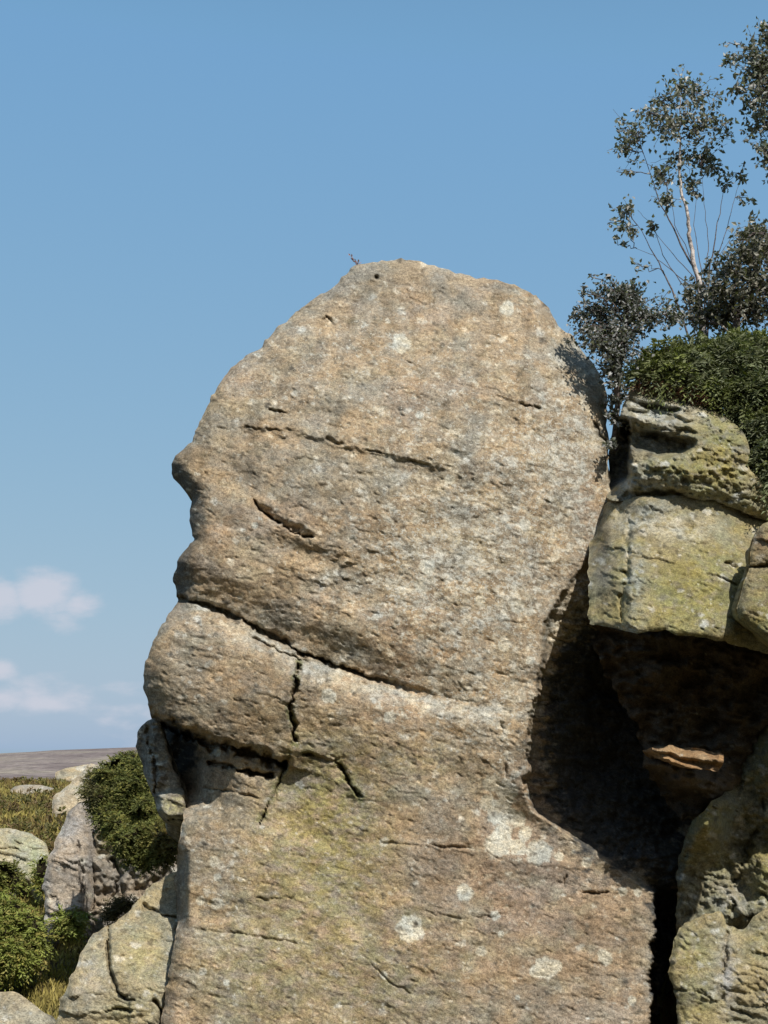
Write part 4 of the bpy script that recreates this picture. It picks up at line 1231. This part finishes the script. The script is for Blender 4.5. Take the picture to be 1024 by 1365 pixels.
bx, by = P(985, 470, 15.4)[[0, 1]]
leafy_tree('scrub_bush', 'dense olive grey scrub behind the heather under the birches', 'bush', np.array([bx, by, G(bx, by) - 0.1]),
           [(980, 420, 0), (976, 390, 0), (985, 350, 0), (1000, 310, 0)],
           [z5(*a) for a in ((920, 870, 50, .9), (880, 950, 65, 1.3), (810, 1030, 65, 1.2), (740, 1100, 70, 1.3), (910, 1040, 90, 1.9), (650, 1130, 60, .9), (860, 1150, 90, 1.9), (700, 1190, 70, 1.3), (950, 950, 80, 1.5),
                              (1000, 900, 80, 1.4), (1020, 1050, 100, 1.6), (600, 1180, 50, .6), (780, 1200, 80, 1.4), (950, 1180, 90, 1.7), (720, 1030, 34, .3), (860, 880, 26, .2))],
           15.4, 0.068, 280, (0.095, 0.095, 0.066), (0.22, 0.21, 0.17), 0.4, 0.05, 0.4, M_TWIG, None)


# ---- sprig-covered mounds (heather, bilberry, bracken)
def sprigs(name, pts, nrm, length, col, mat, leaves=9, droop=0.5, leaf=0.3, aspect=0.45, spread=0.7):
    """short leafy shoots: leaflets set along a curved shoot"""
    n = len(pts)
    d = norm(nrm + rng.normal(size=(n, 3)) * spread)
    d[:, 2] *= 0.7
    d = norm(d)
    sd = norm(np.cross(d, np.array([0, 0, 1.0]) + rng.normal(size=(n, 3)) * 0.2))
    LP = []; LD = []; LS = []; LC = []
    for k in range(leaves):
        t = (k + 0.5) / leaves
        base = pts + d * (length * t)[:, None]
        base[:, 2] -= droop * length * t * t
        sgn = 1 if k % 2 else -1
        dv = d * 0.75 + sd * sgn * 0.8 + rng.normal(size=(n, 3)) * 0.25
        dv[:, 2] -= droop * t
        LP.append(base); LD.append(dv); LS.append(length * leaf * (1.1 - 0.5 * t) * rng.uniform(0.8, 1.2, n)); LC.append(col * (0.85 + 0.3 * t))
    return leaf_mesh(name, np.concatenate(LP), np.concatenate(LD), np.concatenate(LS), np.clip(np.concatenate(LC), 0.003, 1), mat, aspect)


M_SOIL = ground_material('peat', [(0.018, 0.014, 0.010), (0.03, 0.024, 0.014), (0.04, 0.03, 0.018)], 6)


def mound(name, label, outline, Y0, thick_m, n, length, colf, leaves=9, droop=0.5, leaf=0.3, aspect=0.45, R=60, group=None, cat='shrub', mat=None, lump=0.10, spread=0.7, slope=0.0, yref=0.0, body=True):
    ol = smooth_outline(outline, 6, 2.0, 7)
    x0, y0 = ol.min(0); x1, y1 = ol.max(0)
    sc = F / Y0

    def surf(x, y):
        ins = in_poly(x, y, ol)
        s = seg_dist(x, y, ol, True)[0]
        u = np.clip(np.where(ins, s, 0) / R, 0, 1)
        D = thick_m * np.sqrt(np.clip(1 - (1 - u) ** 2, 0, 1)) + lump * fbm(x / 34, y / 22, 3, 0.55, 17) + slope * (y - yref) / sc
        return D
    cx, cy = ol.mean(0)
    gpt = P(cx, y1, Y0)
    root = thing(name, tuple(gpt), label, cat, group)
    # woody/peaty body
    st = max(3.0, (x1 - x0) / 60)
    xs = np.arange(x0, x1 + st, st); ys = np.arange(y0, y1 + st, st)
    X, Y = np.meshgrid(xs, ys)
    ins = in_poly(X, Y, ol)
    m = ins[:-1, :-1] & ins[1:, :-1] & ins[1:, 1:] & ins[:-1, 1:]
    pos = P(X.ravel(), Y.ravel(), Y0 - surf(X.ravel(), Y.ravel()) + 0.5 * length)
    posb = P(X.ravel(), Y.ravel(), Y0 + 0.5 * surf(X.ravel(), Y.ravel()) + 0.5 * length)
    q = grid_faces(len(xs), len(ys))[m.ravel()]
    if len(q):
        nn = len(pos)
        allq = np.concatenate([q[:, ::-1], q + nn])
        ii, inv = np.unique(allq, return_inverse=True)
        b = new_mesh('stems', np.concatenate([pos, posb])[ii], inv.reshape(allq.shape), M_SOIL)
        b['kind'] = 'stuff'
        attach(b, root)
    px = rng.uniform(x0, x1, n * 4); py = rng.uniform(y0, y1, n * 4)
    k = in_poly(px, py, ol) & (fbm(px / 16, py / 11, 3, 0.6, 33) > rng.uniform(-0.75, -0.05, len(px))); px, py = px[k][:n], py[k][:n]
    D = surf(px, py)
    e = 3.0
    gxn = (surf(px + e, py) - surf(px - e, py)) / (2 * e) * sc; gyn = (surf(px, py + e) - surf(px, py - e)) / (2 * e) * sc
    nr = norm(np.stack([-gxn, -np.ones_like(gxn), gyn], -1))
    back = rng.random(len(px)) < 0.18
    pts = P(px, py, Y0 - D + rng.uniform(0, 0.35, len(px)) * length)
    pts[back] = P(px[back], py[back], Y0 + 0.3 * D[back])
    nr[back, 1] *= -1
    nr[:, 2] += 0.35
    lf = np.clip(np.exp(rng.normal(size=len(px)) * 0.38), 0.4, 1.7)
    o = sprigs('foliage', pts, norm(nr), length * lf * 0.9, colf(px, py), mat or M_HEATH, leaves, droop, leaf, aspect, spread)
    o['kind'] = 'stuff'
    attach(o, root)
    return root


def heath_col(px, py):
    n = fbm(px / 30, py / 18, 3, 0.6, 5)
    c = leaf_colours(len(px), (0.14, 0.155, 0.085), 0.4)
    c = mixcol(c, 0.8 * sstep(0.0, 0.5, n), (0.18, 0.205, 0.055))
    c = mixcol(c, 0.9 * blob(px, py, 872, 470, 30, 26), (0.15, 0.17, 0.03))
    c = mixcol(c, 0.7 * blob(px, py, 975, 448, 40, 12), (0.15, 0.17, 0.03))
    c = mixcol(c, 0.6 * blob(px, py, 985, 520, 30, 30), (0.085, 0.10, 0.024))
    return c * (1 + 0.2 * rng.uniform(-1, 1, (len(px), 1)))


mound('heather_mound', 'thick green heather cushion draped over the mossy cap boulder',
      [(843, 510), (848, 494), (856, 482), (868, 468), (884, 460), (905, 462), (924, 455), (950, 462), (970, 452), (992, 448), (1024, 458), (1090, 458), (1130, 560), (1100, 690), (1040, 660), (1014, 640),
       (1003, 618), (1004, 592), (992, 570), (970, 552), (940, 535), (910, 522), (880, 514), (860, 512)], 12.75, 0.75, 5200, 0.20, heath_col, 13, 0.75, 0.30, 0.30, 45, None, 'heather', None, 0.34, 0.45, 0.55, 540)


def red_col(px, py):
    return leaf_colours(len(px), (0.11, 0.045, 0.025), 0.4, (0.10, 0.075, 0.03), 0.35)


mound('dry_heather', 'strip of rusty dead heather along the cap boulder edge', [(842, 510), (880, 508), (920, 518), (950, 533), (960, 544), (935, 538), (905, 526), (870, 517), (842, 518)],
      12.25, 0.15, 420, 0.055, red_col, 8, 0.3, 0.35, 0.3, 12, None, 'heather', None, 0.02, 0.9, 0.3, 515)


def shrub_col(px, py):
    c = leaf_colours(len(px), (0.13, 0.145, 0.04), 0.45, (0.21, 0.20, 0.055), 0.3)
    c = mixcol(c, 0.85 * blob(px, py, 226, 1118, 16, 22), (0.15, 0.088, 0.022))
    c = mixcol(c, 0.6 * blob(px, py, 122, 1050, 14, 26), (0.07, 0.05, 0.032))
    c = mixcol(c, 0.5 * blob(px, py, 160, 1040, 20, 30), (0.075, 0.085, 0.02))
    return c


mound('bilberry_shrub', 'dark green bilberry shrub tinged rust between upright slab and pillar',
      [(112, 1060), (116, 1042), (122, 1030), (138, 1019), (152, 1012), (166, 1008), (180, 1002), (192, 1020), (200, 1054), (212, 1084), (230, 1096), (246, 1106), (244, 1134), (226, 1148), (206, 1154),
       (186, 1160), (170, 1150), (154, 1130), (140, 1110), (126, 1094)], 18.6, 0.7, 5200, 0.10, shrub_col, 9, 0.3, 0.36, 0.5, 22, None, 'shrub', None, 0.5, 0.9, 0.6, 1080)


def fern_col(px, py):
    c = leaf_colours(len(px), (0.21, 0.24, 0.055), 0.35, (0.27, 0.25, 0.07), 0.3)
    return mixcol(c, 0.6 * blob(px, py, 10, 1160, 30, 14), (0.06, 0.05, 0.022))


for lab, ol, Y, n in (
        ('green bracken clump below the pale domed boulder', [(-60, 1210), (-10, 1196), (16, 1196), (34, 1212), (56, 1226), (66, 1240), (60, 1262), (44, 1284), (20, 1296), (-60, 1300)], 19.2, 1700),
        ('low brownish bracken clump on top of the pale domed boulder foot', [(-50, 1160), (-10, 1150), (16, 1154), (27, 1166), (22, 1184), (4, 1194), (-50, 1200)], 21.8, 600),
        ('small bright fern tuft at the foot of the upright slab', [(76, 1236), (84, 1222), (98, 1214), (108, 1222), (106, 1238), (92, 1246)], 19.4, 200),
        ('short green growth climbing the side of the pale domed boulder', [(46, 1180), (48, 1150), (58, 1140), (65, 1156), (62, 1184), (54, 1196)], 22.4, 160)):
    mound('bracken', lab, ol, Y, 0.4, n, 0.15, fern_col, 9, 0.45, 0.40, 0.42, 26, 'bracken clumps on the bank', 'bracken', None, 0.30, 1.1, 0.4, 1240)


def dry_col(px, py):
    return leaf_colours(len(px), (0.11, 0.085, 0.03), 0.35, (0.07, 0.06, 0.022), 0.4)


mound('dry_shrub', 'small brown wiry shrub at the top of the slanting slab', [(136, 1228), (142, 1210), (156, 1200), (176, 1198), (184, 1204), (168, 1218), (152, 1230)], 17.5, 0.25, 320, 0.11, dry_col, 8, 0.3, 0.36, 0.3, 14, None, 'shrub', None, 0.05, 0.9, 0.4, 1215)

# ---- grass and low heath on the ground to the left
nb_ = 100000
u = rng.random(nb_)
gyv = 16.5 + (52 - 16.5) * u ** 1.3
pxv = rng.uniform(-180, 430, nb_)
gxv = (pxv - 512) / F * gyv
gz = G(gxv, gyv)
pn = fbm(gxv / 1.4, gyv / 1.6, 4, 0.55, 9); pn2 = fbm(gxv / 0.5, gyv / 0.7, 3, 0.55, 19)
far = sstep(21, 26, gyv)
c = leaf_colours(nb_, (0.36, 0.30, 0.10), 0.3)
c = mixcol(c, 0.8 * sstep(0.0, 0.35, pn) * (0.3 + 0.7 * far), (0.13, 0.125, 0.038))
c = mixcol(c, 0.8 * sstep(0.1, 0.5, pn2) * (0.2 + 0.8 * far), (0.14, 0.095, 0.042))
c = mixcol(c, 0.6 * sstep(0.1, 0.4, -pn) * (1 - far), (0.25, 0.225, 0.06))
c *= (1 + 0.25 * rng.uniform(-1, 1, (nb_, 1)))
dv = rng.normal(size=(nb_, 3)) * 0.45 + np.array([0, -0.1, 1.0])
h = (0.10 + 0.04 * far + 0.08 * sstep(0.1, 0.5, pn2) * far) * rng.uniform(0.6, 1.4, nb_)
grass = leaf_mesh('grass', np.stack([gxv, gyv, gz - 0.01], -1), dv, h, c, M_GRASS, 0.22)
tag(grass, 'yellow and brown heath grass on the bank behind the pillar', 'grass', kind='stuff')

# heath tufts along the far slope
nt2 = 7500
yv = rng.uniform(25, 50, nt2); pv = rng.uniform(-180, 420, nt2); xv = (pv - 512) / F * yv
pn = fbm(xv / 1.6, yv / 2.4, 3, 0.55, 29)
kx = pn > -0.05
xv, yv, pn = xv[kx], yv[kx], pn[kx]
cc = leaf_colours(len(xv), (0.14, 0.13, 0.042), 0.35, (0.14, 0.095, 0.045), 0.35)
nr = np.tile(np.array([[0, -0.3, 1.0]]), (len(xv), 1))
tuft = sprigs('low_heather', np.stack([xv, yv, G(xv, yv)], -1), nr, 0.30 * rng.uniform(0.6, 1.3, len(xv)), cc, M_HEATH, 10, 0.25, 0.4, 0.5, 0.6)
tag(tuft, 'low olive and brown heather scattered over the far heath slope', 'heather', kind='stuff')

# grass on the crag top behind the heather
nb2 = 9000
xv = rng.uniform(2.4, 6.0, nb2); yv = rng.uniform(13.2, 18, nb2)
dv = rng.normal(size=(nb2, 3)) * 0.5 + np.array([0, -0.1, 1.0])
cg = leaf_colours(nb2, (0.10, 0.10, 0.035), 0.4, (0.13, 0.09, 0.04), 0.3)
tag(leaf_mesh('crag_grass', np.stack([xv, yv, G(xv, yv) - 0.01], -1), dv, 0.2 * rng.uniform(0.6, 1.4, nb2), cg, M_GRASS, 0.18),
    'rough grass on the crag top under the birches', 'grass', kind='stuff')

# ---- dry sprig standing on the crown of the pillar
sp0 = P(478, 354, 12.75)
root = thing('dry_sprig', tuple(sp0), 'tiny reddish dry sprig sticking up from the crown of the pillar', 'plant')
paths = []
lp = []; ld = []
for (ex, ey) in ((467, 341), (470, 345), (473, 346), (477, 348)):
    q = curve_pts(P(480, 357, 12.75), P(ex, ey, 12.72), 6, 0.05, 0.05)
    paths.append((q, np.linspace(0.005, 0.002, 6)))
    lp += [q[2], q[3], q[4], q[5]]; ld += [q[5] - q[0] + rng.normal(size=3) * 0.04 for _ in range(4)]
attach(tubes('stems', paths, bark_material('dry_stem', (0.28, 0.14, 0.11), (0.40, 0.24, 0.20), 30), 5), root)
attach(leaf_mesh('leaves', np.array(lp), np.array(ld), np.full(len(lp), 0.03), leaf_colours(len(lp), (0.32, 0.16, 0.13), 0.3), M_GRASS, 0.5), root)
